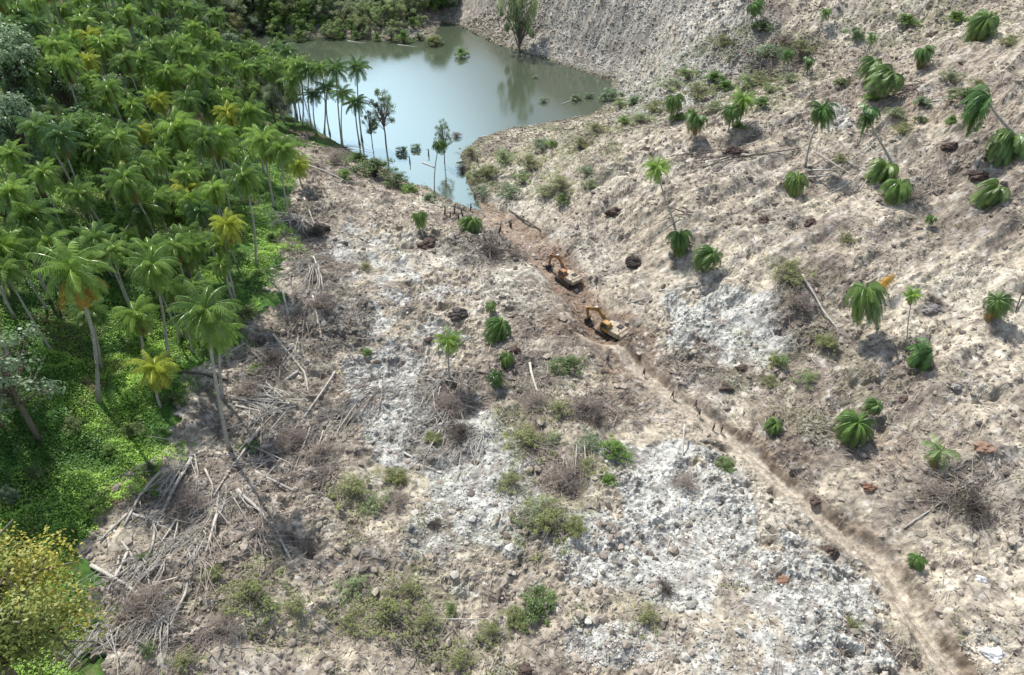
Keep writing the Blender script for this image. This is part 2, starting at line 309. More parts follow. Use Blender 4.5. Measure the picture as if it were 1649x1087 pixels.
class MB:
    """collects quads / tubes"""
    def __init__(s): s.v = []; s.f = []
    def quad(s, a, b, c, d):
        n = len(s.v); s.v += [tuple(a), tuple(b), tuple(c), tuple(d)]; s.f.append((n, n + 1, n + 2, n + 3))
    def tube(s, pts, rad, k=6, cap=True):
        pts = [Vector(p) for p in pts]; n0 = len(s.v); n = len(pts)
        if not hasattr(rad, '__len__'): rad = [rad] * n
        ref = Vector((0.31, 0.17, 0.93))
        for i, p in enumerate(pts):
            tg = (pts[min(i + 1, n - 1)] - pts[max(i - 1, 0)]).normalized()
            a = tg.cross(ref)
            if a.length < .15: a = tg.cross(Vector((1, 0, 0)))
            a.normalize(); b_ = tg.cross(a)
            for j in range(k):
                th = 2 * math.pi * j / k; s.v.append(tuple(p + (a * math.cos(th) + b_ * math.sin(th)) * rad[i]))
        for i in range(n - 1):
            for j in range(k):
                s.f.append((n0 + i * k + j, n0 + i * k + (j + 1) % k, n0 + (i + 1) * k + (j + 1) % k, n0 + (i + 1) * k + j))
        if cap:
            s.f.append(tuple(n0 + j for j in reversed(range(k)))); s.f.append(tuple(n0 + (n - 1) * k + j for j in range(k)))
    def box(s, c, size, rot=None):
        c = Vector(c); n = len(s.v); hx, hy, hz = [q / 2 for q in size]
        for z in (-hz, hz):
            for x, y in ((-hx, -hy), (hx, -hy), (hx, hy), (-hx, hy)):
                p = Vector((x, y, z));
                if rot: p = rot @ p
                s.v.append(tuple(c + p))
        for q in ((3, 2, 1, 0), (4, 5, 6, 7), (0, 1, 5, 4), (1, 2, 6, 5), (2, 3, 7, 6), (3, 0, 4, 7)): s.f.append(tuple(n + i for i in q))
    def prism(s, prof, y0, y1):
        """profile in x,z pushed through y"""
        n = len(s.v); k = len(prof)
        s.v += [(x, y0, z) for x, z in prof] + [(x, y1, z) for x, z in prof]
        s.f.append(tuple(n + i for i in range(k))); s.f.append(tuple(n + k + i for i in reversed(range(k))))
        for i in range(k): s.f.append((n + (i + 1) % k, n + i, n + k + i, n + k + (i + 1) % k))
    def mesh(s, name, m=None, smooth=False, bevel=0):
        me = bpy.data.meshes.new(name); me.from_pydata(s.v, [], s.f)
        if bevel:
            bm = bmesh.new(); bm.from_mesh(me); bmesh.ops.recalc_face_normals(bm, faces=bm.faces)
            bmesh.ops.bevel(bm, geom=[e for e in bm.edges if e.calc_face_angle(0) > .5], offset=bevel, segments=2, affect='EDGES', clamp_overlap=True)
            bm.to_mesh(me); bm.free()
        if smooth: me.polygons.foreach_set('use_smooth', [True] * len(me.polygons))
        if m: me.materials.append(m)
        me.update(); return me
    def build(s, name, m, parent=None, smooth=False, bevel=0):
        return link(name, s.mesh(name, m, smooth, bevel), parent)

# ------------------------------------------------------------------ ground
def build_ground():
    ys = [-45.0]
    while ys[-1] < 640:
        y = ys[-1]; dep = max(y, 10) * .788 + 49
        if y < 20: st = 1.2
        elif y < 360: st = dep * dep / 66000.0 * 1.30
        else: st = 2.5 + (y - 360) * .02
        ys.append(y + max(st, .12))
    ys = np.array(ys); NC = 1150
    s = np.linspace(-1, 1, NC)
    W = .82 * (.788 * np.maximum(ys, 0) + 52) + 22
    X = s[None, :] * W[:, None]; Y = np.repeat(ys[:, None], NC, 1)
    x = X.ravel(); y = Y.ravel()
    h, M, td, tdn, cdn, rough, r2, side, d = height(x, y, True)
    # soil types; the dark mask also paints in some shade
    tan = np.array([.36, .31, .24]); c = np.repeat(tan[None], len(x), 0)
    def mixc(c, col, m): return c + (np.array(col)[None] - c) * np.clip(m, 0, 1)[:, None]
    n1 = fbm(x / 16, y / 16, 201, 4); n2 = fbm(x / 2.2, y / 2.2, 211, 3); n3 = fbm(x / 5, y / 5, 221, 4)
    c = mixc(c, (.175, .145, .12), sstep(-.02, .42, n1 + .5 * fbm((-.46 * x + .887 * y) / 5, (.887 * x + .46 * y) / 22, 206, 3)) * .85)
    c = mixc(c, (.42, .39, .335), sstep(.05, .55, -n1) * .6)
    c = mixc(c, (.265, .218, .178), M['pink'] * .7)
    c = mixc(c, (.44, .385, .305), M['cream'])
    gm = M['grey'] * 1.15 - .15 + .55 * fbm(x / 2.8, y / 2.8, 291, 4) + .35 * n3
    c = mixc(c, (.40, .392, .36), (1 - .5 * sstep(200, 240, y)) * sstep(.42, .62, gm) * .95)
    c = mixc(c, (.095, .085, .075), M['dark'] * sstep(-.5, .1, n3) * .95)
    c = mixc(c, (.155, .105, .075), M['rust'] * .85)
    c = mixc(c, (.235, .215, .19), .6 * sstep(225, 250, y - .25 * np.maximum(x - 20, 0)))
    c = mixc(c, (.15, .165, .07), M['moss'] * sstep(-.25, .35, n3) * .8)
    c = mixc(c, (.14, .11, .095), sstep(.15, .42, n2) * .6)
    c = mixc(c, (.10, .085, .075), sstep(.16, .34, fbm(x / .9, y / .9, 241, 3)) * .55 * (1 - .5 * M['cream']))
    c = mixc(c, (.50, .47, .43), sstep(.18, .4, -fbm(x / 1.1, y / 1.1, 251, 3)) * .4)
    c = c * (1 + .22 * vnoise(x / .5, y / .5, 231))[:, None]
    lkd, _, _ = dpoly(x, y, LAKE, True); c = mixc(c, (.13, .115, .08), sstep(3.5, .6, lkd + 2 * n2) * .85)      # wet margin
    tdj = td + .9 * fbm(x / 2.5, y / 2.5, 261, 3); tk = sstep(1.5, 1.0, tdj)
    c = mixc(c, (.30, .25, .195), tk * .9)
    c = mixc(c, (.41, .36, .29), np.exp(-((td - .65) / .2) ** 2) * .7 * (td < 2))
    tdnj = -tdn + 1.1 * fbm(x / 2, y / 2, 271, 3); c = mixc(c, (.17, .125, .09), sstep(1.2, 1.6, tdnj) * sstep(3.4, 2.2, tdnj) * .75 * (.4 + .6 * sstep(-.2, .3, fbm(x / 12, y / 12, 281, 2))))      # darker band along the cut beside the track
    c = mixc(c, (.2, .13, .09), sstep(4.5, 2.5, cdn) * .7)
    fo = M['forest']
    g = mixc(np.repeat(np.array([[.05, .10, .022]]), len(x), 0), (.10, .085, .05), sstep(.1, .45, n3))
    c = np.where(fo[:, None] > .5, g * (1 + .5 * n2)[:, None], c)
    c = np.clip(c, .01, .6)
    NR = len(ys); V = np.stack([x, y, h], 1)
    i = np.arange(NR - 1)[:, None] * NC + np.arange(NC - 1)[None]
    Q = np.stack([i, i + 1, i + NC + 1, i + NC], -1).reshape(-1, 4)
    xc, yc = x[Q[:, 0]], y[Q[:, 0]]
    kind = np.zeros(len(Q), int)
    kind[fo[Q[:, 0]] > .5] = 1
    kind[(td[Q[:, 0]] < 1.2) & (kind == 0)] = 2
    rocky = (side[Q[:, 0]] > 0) & (yc > 228 + .25 * np.maximum(xc - 20, 0)) & (kind == 0)
    kind[rocky] = 3
    for k, nm in ((0, 'ground'), (1, 'forest_floor'), (2, 'dirt_track'), (3, 'hillside')):
        q = Q[kind == k]; used, inv = np.unique(q, return_inverse=True)
        me = np_mesh(nm, V[used], inv.reshape(-1, 4), M_GROUND, c[used])
        tag(link(nm, me), kind='structure')
    print('ground rows', NR, 'verts', len(V))
build_ground()
MBW = [(p[0], p[1]) for p in LAKE]
lx = [-260, 60, 60, -260]; ly = [140, 140, 380, 380]
# the water sheet follows the lake's outline with a margin that runs in under the banks
me = np_mesh('lake', [(a, b_, 0.0) for a, b_ in zip(lx, ly)], [(0, 1, 2, 3)], M_WATER); tag(link('lake', me), kind='structure')

# ------------------------------------------------------------------ palms
def crown_mesh(seed, n, L, e_hi, e_lo, droop, m, wilt=0.0, nl=17, width=.17, az=None, azspread=math.pi, name='crown', hang=.55):
    """fronds: arching midribs with drooping leaflets along both sides"""
    rg = random.Random(seed); V = []; Q = []
    for i in range(n):
        fr = (i + .5) / n
        a = rg.uniform(-1, 1) * azspread + (az if az is not None else 0) if azspread < 3 else i * 2.39996 + rg.uniform(-.25, .25)
        e = R(e_hi + (e_lo - e_hi) * fr + rg.uniform(-9, 9)); LL = L * rg.uniform(.82, 1.08); K = 9
        dr = R(droop * rg.uniform(.75, 1.2)); hx, hy = math.cos(a), math.sin(a)
        P = [Vector((0, 0, 0))]; T = []
        for k in range(K):
            ek = e - dr * ((k + .5) / K) ** 1.25
            ek = max(ek, R(-88)); tn = Vector((hx * math.cos(ek), hy * math.cos(ek), math.sin(ek)))
            if wilt: tn = (tn + Vector((0, 0, -wilt * (k / K)))).normalized()
            T.append(tn); P.append(P[-1] + tn * (LL / K))
        side = Vector((-hy, hx, 0)); twist = rg.uniform(-.35, .35)
        for k in range(K):                                     # midrib
            w_ = .06 * (1 - k / K) + .015; nrm = side.cross(T[k])
            b0 = len(V); V += [P[k] - side * w_, P[k] + side * w_, P[k + 1] + side * w_ * .8, P[k + 1] - side * w_ * .8]; Q.append((b0, b0 + 1, b0 + 2, b0 + 3))
        for j in range(nl):
            f = .12 + .88 * (j + .5) / nl; kk = f * K; k = min(int(kk), K - 1); p = P[k].lerp(P[k + 1], kk - k); tn = T[k]
            ll = L * .23 * (math.sin(math.pi * min(1, f * .86 + .14)) ** .6) * rg.uniform(.8, 1.1) + .1
            for sg in (-1, 1):
                dv = (side * sg * .8 + tn * .45 + Vector((0, 0, -hang - rg.uniform(0, .35))) + side.cross(tn) * twist * sg).normalized()
                hw = width * .5 * rg.uniform(.8, 1.2); q = tn * hw; e2 = p + dv * ll
                b0 = len(V); V += [p - q, p + q, e2 + q * .35, e2 - q * .35]; Q.append((b0, b0 + 1, b0 + 2, b0 + 3))
    return np_mesh(name, [tuple(v) for v in V], Q, m)
L0 = 4.6                                                      # frond length of every prototype crown
CROWNS = {
    'green': [crown_mesh(11 + i, 36, L0, 82, -50, 98, M_PALM, hang=.8, width=.2) for i in range(4)],
    'dark': [crown_mesh(31 + i, 30, L0, 82, -38, 82, M_PALMD, hang=.7, width=.19) for i in range(3)],
    'yellow': [crown_mesh(41 + i, 32, L0, 80, -45, 95, M_PALMY, hang=.8, width=.2) for i in range(2)],
    'droop': [crown_mesh(51 + i, 44, L0, 78, -20, 165, M_PALMO, wilt=.9, hang=1.1, width=.115, nl=30) for i in range(4)],
    'droopdark': [crown_mesh(61 + i, 44, L0, 75, -30, 160, M_PALMD, wilt=1.0, hang=1.1, width=.115, nl=30) for i in range(3)],
    'lopside': [crown_mesh(71 + i, 26, L0, 78, -40, 140, M_PALMO, wilt=.8, az=[0.2, 2.9, -1.2][i], azspread=1.25, hang=.8, width=.2) for i in range(3)],
    'thin': [crown_mesh(81 + i, 12, L0, 70, -40, 95, M_PALMO, wilt=.4) for i in range(2)],
}
SKIRT = [crown_mesh(91, 14, L0 * .92, -25, -75, 45, M_DEADO, wilt=.3, name='dry_fronds'), crown_mesh(92, 8, L0 * .85, -40, -80, 40, M_DEADF, wilt=.4, name='dry_fronds')]
def trunk_mesh(vec, r0=.24, r1=.14, bend=.12, seed=0):
    rg = random.Random(seed); vec = Vector(vec); n = 9; a = rg.uniform(0, 6.28); L = vec.length
    off = Vector((math.cos(a), math.sin(a), 0)) * bend * L
    pts = []; rad = []
    for i in range(n + 1):
        f = i / n; pts.append(vec * f + off * (math.sin(math.pi * f) * .35) + Vector((0, 0, -.4 if i == 0 else 0))); rad.append(r0 + (r1 - r0) * f ** .6 + (.14 if i == 0 else 0))
    mb = MB(); mb.tube(pts, rad, 7); return mb.mesh('trunk', M_TRUNK, smooth=True)
NUTS = None
def nut_mesh():
    bm = bmesh.new()
    for i in range(7):
        a = i * .9; bmesh.ops.create_icosphere(bm, subdivisions=1, radius=.17, matrix=Matrix.Translation((.32 * math.cos(a), .32 * math.sin(a), -.28 - .12 * (i % 3))))
    me = bpy.data.meshes.new('coconuts'); bm.to_mesh(me); bm.free(); me.materials.append(mat('green_husk', (.16, .15, .04), .6)); return me
NUTS = nut_mesh()
CNT = [0]
def palm(top, base=None, r=30, H=None, style='green', label=None, group=None, skirt=None, name='palm_tree', nuts=False):
    """top / base: where the photograph shows crown and foot; the foot is cast onto the ground, the crown stands over it"""
    CNT[0] += 1; i = CNT[0]; rg = random.Random(900 + i)
    if base:
        P = at(*base); d = ray(*top); tt = (P.y - .5) / d[1]; T = Vector((d[0] * tt, d[1] * tt, CAM_H + d[2] * tt))
        if T.z < P.z + 1: T.z = P.z + 1
    else:
        H = 14 if H is None else H
        T = Vector(cast(top[0], top[1], H)); gx, gy = T.x + rg.uniform(-.06, .06) * H, T.y + rg.uniform(-.05, .05) * H
        P = Vector((gx, gy, H1(gx, gy)))
    dep = proj(T.x, T.y, T.z)[2]; sc = r / F * float(dep) / (L0 * (.60 if style.startswith('droop') or style == 'lopside' else .88))
    o = empty(name, P); tag(o, label, 'palm tree', group)
    link('trunk', trunk_mesh(T - P, .23 * min(sc, 1.3) + .03, .13 * min(sc, 1.3) + .02, seed=i), o)
    cw = link('crown', rg.choice(CROWNS[style]), o, T - P); cw.scale = (sc,) * 3; tl = .5 if style.startswith('droop') else .16; cw.scale = (sc * rg.uniform(.85, 1.1), sc * rg.uniform(.85, 1.1), sc * rg.uniform(.8, 1.15)); cw.rotation_euler = (rg.uniform(-tl, tl), rg.uniform(-tl, tl), 0 if style == 'lopside' else rg.uniform(0, 6.28))
    if skirt is not None:
        sk = link('dry_fronds', SKIRT[skirt], o, T - P - Vector((0, 0, .3 * sc))); sk.scale = (sc,) * 3; sk.rotation_euler[2] = rg.uniform(0, 6.28)
    if nuts: link('coconuts', NUTS, o, T - P).scale = (sc,) * 3
    return o, P, T

FP = 'coconut palms standing along the forest edge'
edge_palms = [
    ((115, 432), (158, 645), 66, 'green', 'tall palm with a bright orange-yellow skirt of dry fronds above the dark clearing', 0),
    ((142, 500), (162, 590), 36, 'green', 'shorter palm tucked under the orange-skirted palm', None),
    ((245, 428), (270, 575), 48, 'green', 'full green palm with a pale leaning trunk right of the orange-skirted palm', None),
    ((300, 392), (330, 470), 42, 'green', 'green palm between the yellow lone palm and the full green palm', None),
    ((366, 362), (372, 480), 34, 'yellow', 'lone yellow-topped palm on the grassy bank at the forest edge', 1),
    ((330, 502), (369, 724), 62, 'green', 'large leaning palm whose long white trunk ends on the broken logs', None),
    ((352, 530), (357, 640), 46, 'green', 'palm close behind the large leaning palm, its crown showing to the right', None),
    ((218, 505), (232, 585), 42, 'green', 'ragged palm with brown hanging fronds in the middle of the clearing edge', 1),
    ((248, 592), (258, 655), 42, 'yellow', 'low yellow-green palm on the edge of the vine-covered bank', 1),
    ((45, 348), (75, 470), 56, 'green', 'broad palm near the photo left edge above the dark gap', None),
    ((228, 335), (190, 400), 44, 'green', 'palm with pale arching fronds left of the yellow lone palm', 1),
    ((6, 400), (12, 500), 46, 'green', 'palm cut by the left edge of the photo above the grey-green tree', 1),
    ((285, 210), (322, 318), 44, 'green', 'palm with rusty orange trunk and dead fronds in the upper grove', 1),
    ((300, 305), (318, 380), 34, 'yellow', 'yellowish palm just under the rusty-trunked palm', None),
    ((392, 285), (412, 430), 38, 'green', 'slender palm with a long pale trunk over the grassy bank', None),
    ((425, 225), (442, 335), 36, 'green', 'palm leaning over the upper edge of the slide', 1),
    ((455, 240), (467, 350), 32, 'green', 'outermost palm with a dark straight trunk against the bare soil', None),
    ((400, 180), (425, 280), 34, 'green', 'palm with yellow-green fronds behind the outermost palm', None),
    ((480, 265), (486, 300), 26, 'yellow', 'small bent palm with a frond lying over the bare soil', None),
    ((105, 55), (112, 110), 36, 'yellow', 'yellow palm in the top left part of the grove', 1),
    ((30, 20), (36, 90), 44, 'dark', 'dark palm in the top left corner', 1),
    ((270, 130), (285, 200), 36, 'green', 'palm with a hanging brown skirt in the middle of the upper grove', 1),
    ((335, 165), (345, 240), 34, 'green', 'palm rising between the rusty-trunked palm and the lakeside palms', None)]
for tp, bs, r, st, lb, sk in edge_palms: palm(tp, bs, r, style=st, label=lb, group=FP, skirt=sk, nuts=(r > 40))
LP = 'tall palms standing against the lake'
for tp, bs, r, lb in [((575, 108), (583, 226), 20, 'tallest dark palm on the tip of the palm row against the lake'), ((572, 165), (579, 232), 20, 'dark palm directly under the tallest lakeside palm'),
                      ((541, 112), (551, 238), 21, 'second palm from the tip of the lakeside row'), ((552, 150), (553, 240), 17, 'small dark palm behind the tip of the lakeside row'),
                      ((517, 108), (522, 215), 20, 'palm with a bright crown in the middle of the lakeside row'), ((527, 140), (531, 215), 18, 'lower palm in the middle of the lakeside row'),
                      ((498, 112), (503, 210), 19, 'lakeside palm left of the bright-crowned one'), ((480, 105), (487, 205), 19, 'lakeside palm where the row meets the grove'),
                      ((470, 130), (474, 205), 20, 'low palm at the grove end of the lakeside row'), ((505, 152), (510, 215), 18, 'low shaded palm in the lakeside row')]:
    palm(tp, bs, r * 1.2, style='dark', label=lb, group=LP, name='palm_tree')  # the row stands backlit; that darkness is put into the leaf colour

DP = 'damaged palms on the slide'
slide_palms = [
    ((1587, 34), None, 27, 'droop', 4, 'drooping palm crown near the top right corner'), ((1488, 82), None, 18, 'droop', 4, 'small yellow-green drooping palm under the top right scarp'),
    ((1405, 62), None, 14, 'dark', 5, 'small dark upright palm high on the right slope'), ((1407, 102), None, 20, 'droop', 5, 'upper left crown of the tight palm pair high on the right slope'),
    ((1432, 122), None, 28, 'droop', 5, 'larger lower crown of the tight palm pair high on the right slope'), ((1390, 180), (1438, 265), 28, 'lopside', 0, 'palm leaning left on a thin pale trunk beside a fresh grey scar'),
    ((1325, 178), (1297, 268), 23, 'droop', 0, 'palm leaning right on a thin pale trunk left of the grey scar'), ((1592, 165), (1640, 222), 34, 'lopside', 0, 'palm with brown-edged drooping fronds leaning left near the right edge'),
    ((1628, 225), None, 30, 'droopdark', 3, 'large dark drooping crown at the right edge'), ((1425, 270), None, 22, 'droopdark', 2.5, 'dark flattened crown touching the one below it'),
    ((1447, 298), None, 25, 'droopdark', 2.5, 'dark drooping crown just below the flattened one'), ((1283, 288), None, 20, 'droop', 3, 'round green crown left of the lying grey logs'),
    ((1602, 305), None, 24, 'droop', 2.5, 'spread palm crown at the right below the brown boulder'), ((1058, 270), (1087, 362), 26, 'green', 0, 'upright green palm on a thin leaning trunk in the centre of the slope'),
    ((1095, 380), None, 22, 'droopdark', 3, 'upper dark round crown of the two beside the channel'), ((1144, 410), None, 25, 'droopdark', 3.5, 'lower dark round crown of the two beside the channel'),
    ((1395, 472), (1415, 528), 34, 'droop', 0, 'wide green palm with one yellow frond standing up'), ((1470, 474), (1460, 562), 17, 'green', 0, 'small palm on a thin dark trunk right of the wide green one'),
    ((1608, 485), None, 26, 'droop', 3.5, 'round drooping crown with a dark shadow near the right edge'), ((1500, 570), None, 31, 'lopside', 3, 'bright green drooping crown in the middle of the right slope'),
    ((1380, 682), None, 31, 'droop', 3, 'bushy green crown on the lower right slope'), ((1411, 652), None, 14, 'droop', 3, 'small yellowing crown tucked behind the bushy green one'),
    ((1515, 725), None, 34, 'thin', 3, 'thin fanned-out palm above the patch of dead twigs'), ((1248, 683), None, 16, 'droop', 1.5, 'small broken palm crown beside the dirt track'),
    ((675, 348), None, 14, 'droopdark', 4, 'small dark palm crown near the lake outlet'), ((760, 358), None, 20, 'droopdark', 2.5, 'dark palm crown among the black stumps at the outlet'),
    ((722, 548), (724, 612), 28, 'green', 0, 'upright palm with a short trunk left of the green bush'), ((805, 524), None, 23, 'droop', 2.5, 'green palm crown lying on the rubble above the upright palm'),
    ((815, 575), None, 15, 'droopdark', 2, 'small dark crown between the upright palm and the green bush'), ((797, 606), None, 15, 'droopdark', 2, 'small dark crown lower down beside the white pole log'),
    ((790, 490), None, 11, 'droop', 2, 'tiny green crown poking out of the rubble'), ((707, 232), (700, 318), 13, 'droopdark', 0, 'lone palm snag with a tiny dark crown standing in the outlet water'),
    ((1085, 160), None, 17, 'droop', 5, 'left of the bright palms on the upper bench'), ((1122, 190), None, 19, 'droop', 5, 'lowest bright palm on the upper bench'),
    ((1197, 160), None, 26, 'green', 6, 'largest bright palm on the upper bench'), ((1180, 178), None, 17, 'droop', 5, 'small bright palm beside the largest one on the upper bench'),
    ((1215, 8), None, 15, 'droop', 5, 'little green palm on the skyline end of the grey scarp'), ((1268, 88), None, 17, 'dark', 5, 'dark palm left of the pale leaning stems high on the slope'), ((1298, 98), None, 13, 'lopside', 4, 'pale green broken palm beside the dark one high on the slope'),
    ((1330, 20), None, 11, 'dark', 4, 'tiny dark palm at the top edge above the right slope'), ((1500, 350), None, 10, 'droop', 2, 'small pale green stump crown in the middle of the right slope'),
    ((1262, 578), None, 12, 'thin', 2, 'wilted olive crown above the dark hollow'), ((1478, 900), None, 15, 'droop', 1.6, 'small green tuft palm right of the dirt track near the bottom')]
for tp, bs, r, st, H, lb in slide_palms: palm(tp, bs, r, H=H or 3, style=st, label=lb, group=DP, name='damaged_palm', skirt=1 if (int(tp[0]) % 3 == 0 and r > 16) else None)
# the one yellow frond that stands up
mb = crown_mesh(5, 2, 5.0, 62, 50, 70, M_DEADO, az=.6, azspread=.12, name='frond')
o = link('standing_frond', mb, None, Vector(cast(1412, 470, 2.5))); tag(o, 'single upright orange-yellow frond beside the wide green palm', 'frond')

# ------------------------------------------------------------------ broadleaf trees, bushes
def leaf_cloud(rg, centres, per, leaf, m, name='foliage', flat_=.3, width=.6):
    V = []; Q = []
    for (c, cr) in centres:
        c = Vector(c)
        for k in range(per):
            v = Vector((rg.gauss(0, 1), rg.gauss(0, 1), rg.gauss(0, 1)))
            if v.length < .01: continue
            v.normalize(); rr = cr * (rg.random() ** .45); p = c + Vector((v.x, v.y, v.z * .75)) * rr
            nrm = (v + Vector((rg.uniform(-.8, .8), rg.uniform(-.8, .8), rg.uniform(0, 1.1)))).normalized()
            a = nrm.cross(Vector((rg.uniform(-1, 1), rg.uniform(-1, 1), rg.uniform(-1, 1))))
            if a.length < .05: continue
            a.normalize(); b_ = nrm.cross(a); l = leaf * rg.uniform(.6, 1.35); w_ = l * width
            n = len(V); V += [p - a * l * .5, p - b_ * w_ * .5 - a * l * .05, p + a * l * .5, p + b_ * w_ * .5 - a * l * .05]; Q.append((n, n + 1, n + 2, n + 3))
    return np_mesh(name, [tuple(v) for v in V], Q, m)
def tree_parts(seed, kind, m, bark):
    """unit-radius crown; foot at the origin, returns (wood mesh, foliage mesh)"""
    rg = random.Random(seed); wood = MB(); cs = []
    if kind == 'big':      h, nb, per, lf, cr, spread, zs, top = 1.7, 70, 420, .033, .27, .78, .62, 1.25
    elif kind == 'mid':    h, nb, per, lf, cr, spread, zs, top = 1.5, 34, 190, .07, .27, .72, .7, 1.15
    elif kind == 'airy':   h, nb, per, lf, cr, spread, zs, top = 2.6, 40, 90, .06, .2, .8, 1.15, 1.75
    elif kind == 'bush':   h, nb, per, lf, cr, spread, zs, top = .5, 34, 120, .065, .22, .70, .50, .50
    elif kind == 'scrub':  h, nb, per, lf, cr, spread, zs, top = .4, 34, 62, .06, .24, .82, .40, .38
    elif kind == 'bare':   h, nb, per, lf, cr, spread, zs, top = .6, 46, 0, .1, .3, .9, .55, .6
    elif kind == 'willow': h, nb, per, lf, cr, spread, zs, top = 1.5, 50, 200, .07, .26, .7, 1.3, 1.6
    for i in range(nb):
        a = rg.uniform(0, 6.28); e = rg.uniform(-.6, 1.5); q = rg.uniform(.55, 1.0) if kind not in ('bush', 'scrub') else rg.uniform(.3, 1.25)
        p = Vector((math.cos(a) * math.cos(e) * spread * q, math.sin(a) * math.cos(e) * spread * q, top + math.sin(e) * zs * q)); p.z = max(p.z, .08)
        cs.append((p, cr * (rg.uniform(.7, 1.25) if kind not in ('bush', 'scrub') else rg.uniform(.3, 1.35))))
        st = Vector((0, 0, h * rg.uniform(.05, .45))) if kind in ('bush', 'scrub', 'bare') else Vector((0, 0, h * rg.uniform(.35, .62)))
        mid = st.lerp(p, .5) + Vector((rg.uniform(-.08, .08), rg.uniform(-.08, .08), rg.uniform(0, .12)))
        r0 = {'big': .045, 'mid': .04, 'airy': .025, 'bush': .02, 'scrub': .016, 'bare': .022, 'willow': .03}[kind]
        wood.tube([st, mid, p], [r0, r0 * .6, r0 * .2], 4, cap=False)
        for t_ in range({'bare': 12, 'scrub': 6, 'airy': 4}.get(kind, 2)):
            q0 = mid.lerp(p, rg.random()); q1 = q0 + Vector((rg.uniform(-1, 1), rg.uniform(-1, 1), rg.uniform(-.2, 1))).normalized() * rg.uniform(.2, .45)
            wood.tube([q0, q1], [r0 * .4, r0 * .14], 3, cap=False)
    if kind not in ('bush', 'scrub', 'bare'):
        wood.tube([(0, 0, -.1), (.03, .02, h * .3), (-.02, .03, h * .62), (0, 0, h * .95)], [.085, .065, .05, .02] if kind in ('big', 'mid') else [.05, .042, .03, .012], 7)
    else: wood.tube([(0, 0, -.1), (.02, .02, h * .6)], [.05, .03], 6)
    return wood.mesh('branches', bark, smooth=True), (leaf_cloud(rg, cs, per, lf, m) if per else None)
TREES = {}
def tree_kind(key):
    if key not in TREES:
        kind, m, bark, seed = {
            'golden': ('big', M_LEAFY, M_BARK, 1), 'greenbig': ('big', M_LEAF, M_BARK, 2), 'greenmid': ('mid', M_LEAF, M_BARK, 3), 'freshmid': ('mid', M_LEAFL, M_BARK, 4), 'greymid': ('mid', M_LEAFG, M_BARK, 5),
            'greyairy': ('airy', M_LEAFG, M_BARK, 6), 'airy': ('airy', M_LEAF, M_BARK, 7), 'bush': ('bush', M_LEAF, M_BARKD, 8), 'freshbush': ('bush', M_LEAFL, M_BARKD, 9), 'olivebush': ('bush', M_LEAFO, M_BARKD, 10), 'greybush': ('bush', M_LEAFG, M_BARKD, 11),
            'palebush': ('bush', M_LEAFP, M_TWIG, 18), 'palescrub': ('scrub', M_LEAFP, M_TWIG, 19), 'olivescrub': ('scrub', M_LEAFO, M_TWIG, 12), 'greyscrub': ('scrub', M_LEAFG, M_TWIG, 13), 'dead': ('bare', None, M_TWIG, 14), 'darkdead': ('bare', None, M_BARKD, 15), 'willow': ('bush', M_LEAFP, M_BARK, 16), 'darkmid': ('mid', M_PALMD, M_BARKD, 17)}[key]
        TREES[key] = tree_parts(seed, kind, m, bark)
    return TREES[key]
def plant(key, P, rad, name, label, cat, group=None, sz=1.0, rz=None):
    rg = random.Random(int(P[0] * 31 + P[1] * 57)); o = empty(name, P, rg.uniform(0, 6.28) if rz is None else rz, (rad, rad, rad * sz)); tag(o, label, cat, group)
    wd, fl = tree_kind(key)
    link('trunk' if cat == 'tree' else 'stems', wd, o)
    if fl: link('crown' if cat == 'tree' else 'foliage', fl, o)
    return o
def plant_px(key, px, py, r, name, label, cat, group=None, sz=1.0, base_off=.55):
    P = at(px, py + r * base_off); dep = float(proj(P.x, P.y, P.z)[2]); P.z -= .1
    return plant(key, P, r / F * dep, name, label, cat, group, sz)

for a in [('golden', 50, 1075, 182, 'broadleaf_tree', 'big round tree with golden-yellow top in the bottom left corner', 'tree', None, .95, .35),
          ('greyairy', 64, 700, 98, 'broadleaf_tree', 'tall airy grey-green tree at the left edge over the vine-covered bank', 'tree', None, .85, .1),
          ('greyairy', 10, 690, 60, 'broadleaf_tree', 'grey-green tree cut by the left edge beside the airy one', 'tree', None, .8, .1),
          ('greymid', 62, 195, 78, 'broadleaf_tree', 'pale grey-green rounded tree among the upper left palms', 'tree', None, 1.1, .3),
          ('greymid', 22, 150, 66, 'broadleaf_tree', 'pale rounded tree at the left edge, upper grove', 'tree', None, 1.1, .3),
          ('greymid', 72, 300, 62, 'broadleaf_tree', 'tall pale-topped tree above the broad left palm', 'tree', None, 1.4, .3),
          ('freshmid', 175, 300, 62, 'broadleaf_tree', 'bright yellow-green tree in the middle of the grove', 'tree', None, 1.2, .3),
          ('greymid', 125, 200, 50, 'broadleaf_tree', 'smaller grey-green tree right of the pale rounded tree', 'tree', None, 1.1, .3),
          ('willow', 836, 78, 44, 'lakeside_tree', 'yellow-green drooping tree on the right shore of the lake', 'tree', None, 2.3, .1),
          ('darkmid', 700, 10, 34, 'lakeside_tree', 'dark blue-green tree at the far end of the lake', 'tree', None, 1.1, .2),
          ('airy', 622, 235, 26, 'lakeside_tree', 'thin leaning tree with sparse leaves on the near lake shore', 'tree', None, 1.25, .1),
          ('airy', 600, 235, 17, 'lakeside_tree', 'smaller sparse tree left of the thin leaning one', 'tree', None, 1.2, .1),
          ('greyairy', 716, 262, 17, 'lakeside_tree', 'spindly half-drowned tree beside the palm snag', 'tree', None, 1.5, .1)]:
    plant_px(a[0], a[1], a[2], a[3], a[4], a[5], a[6], a[7], a[8], a[9])
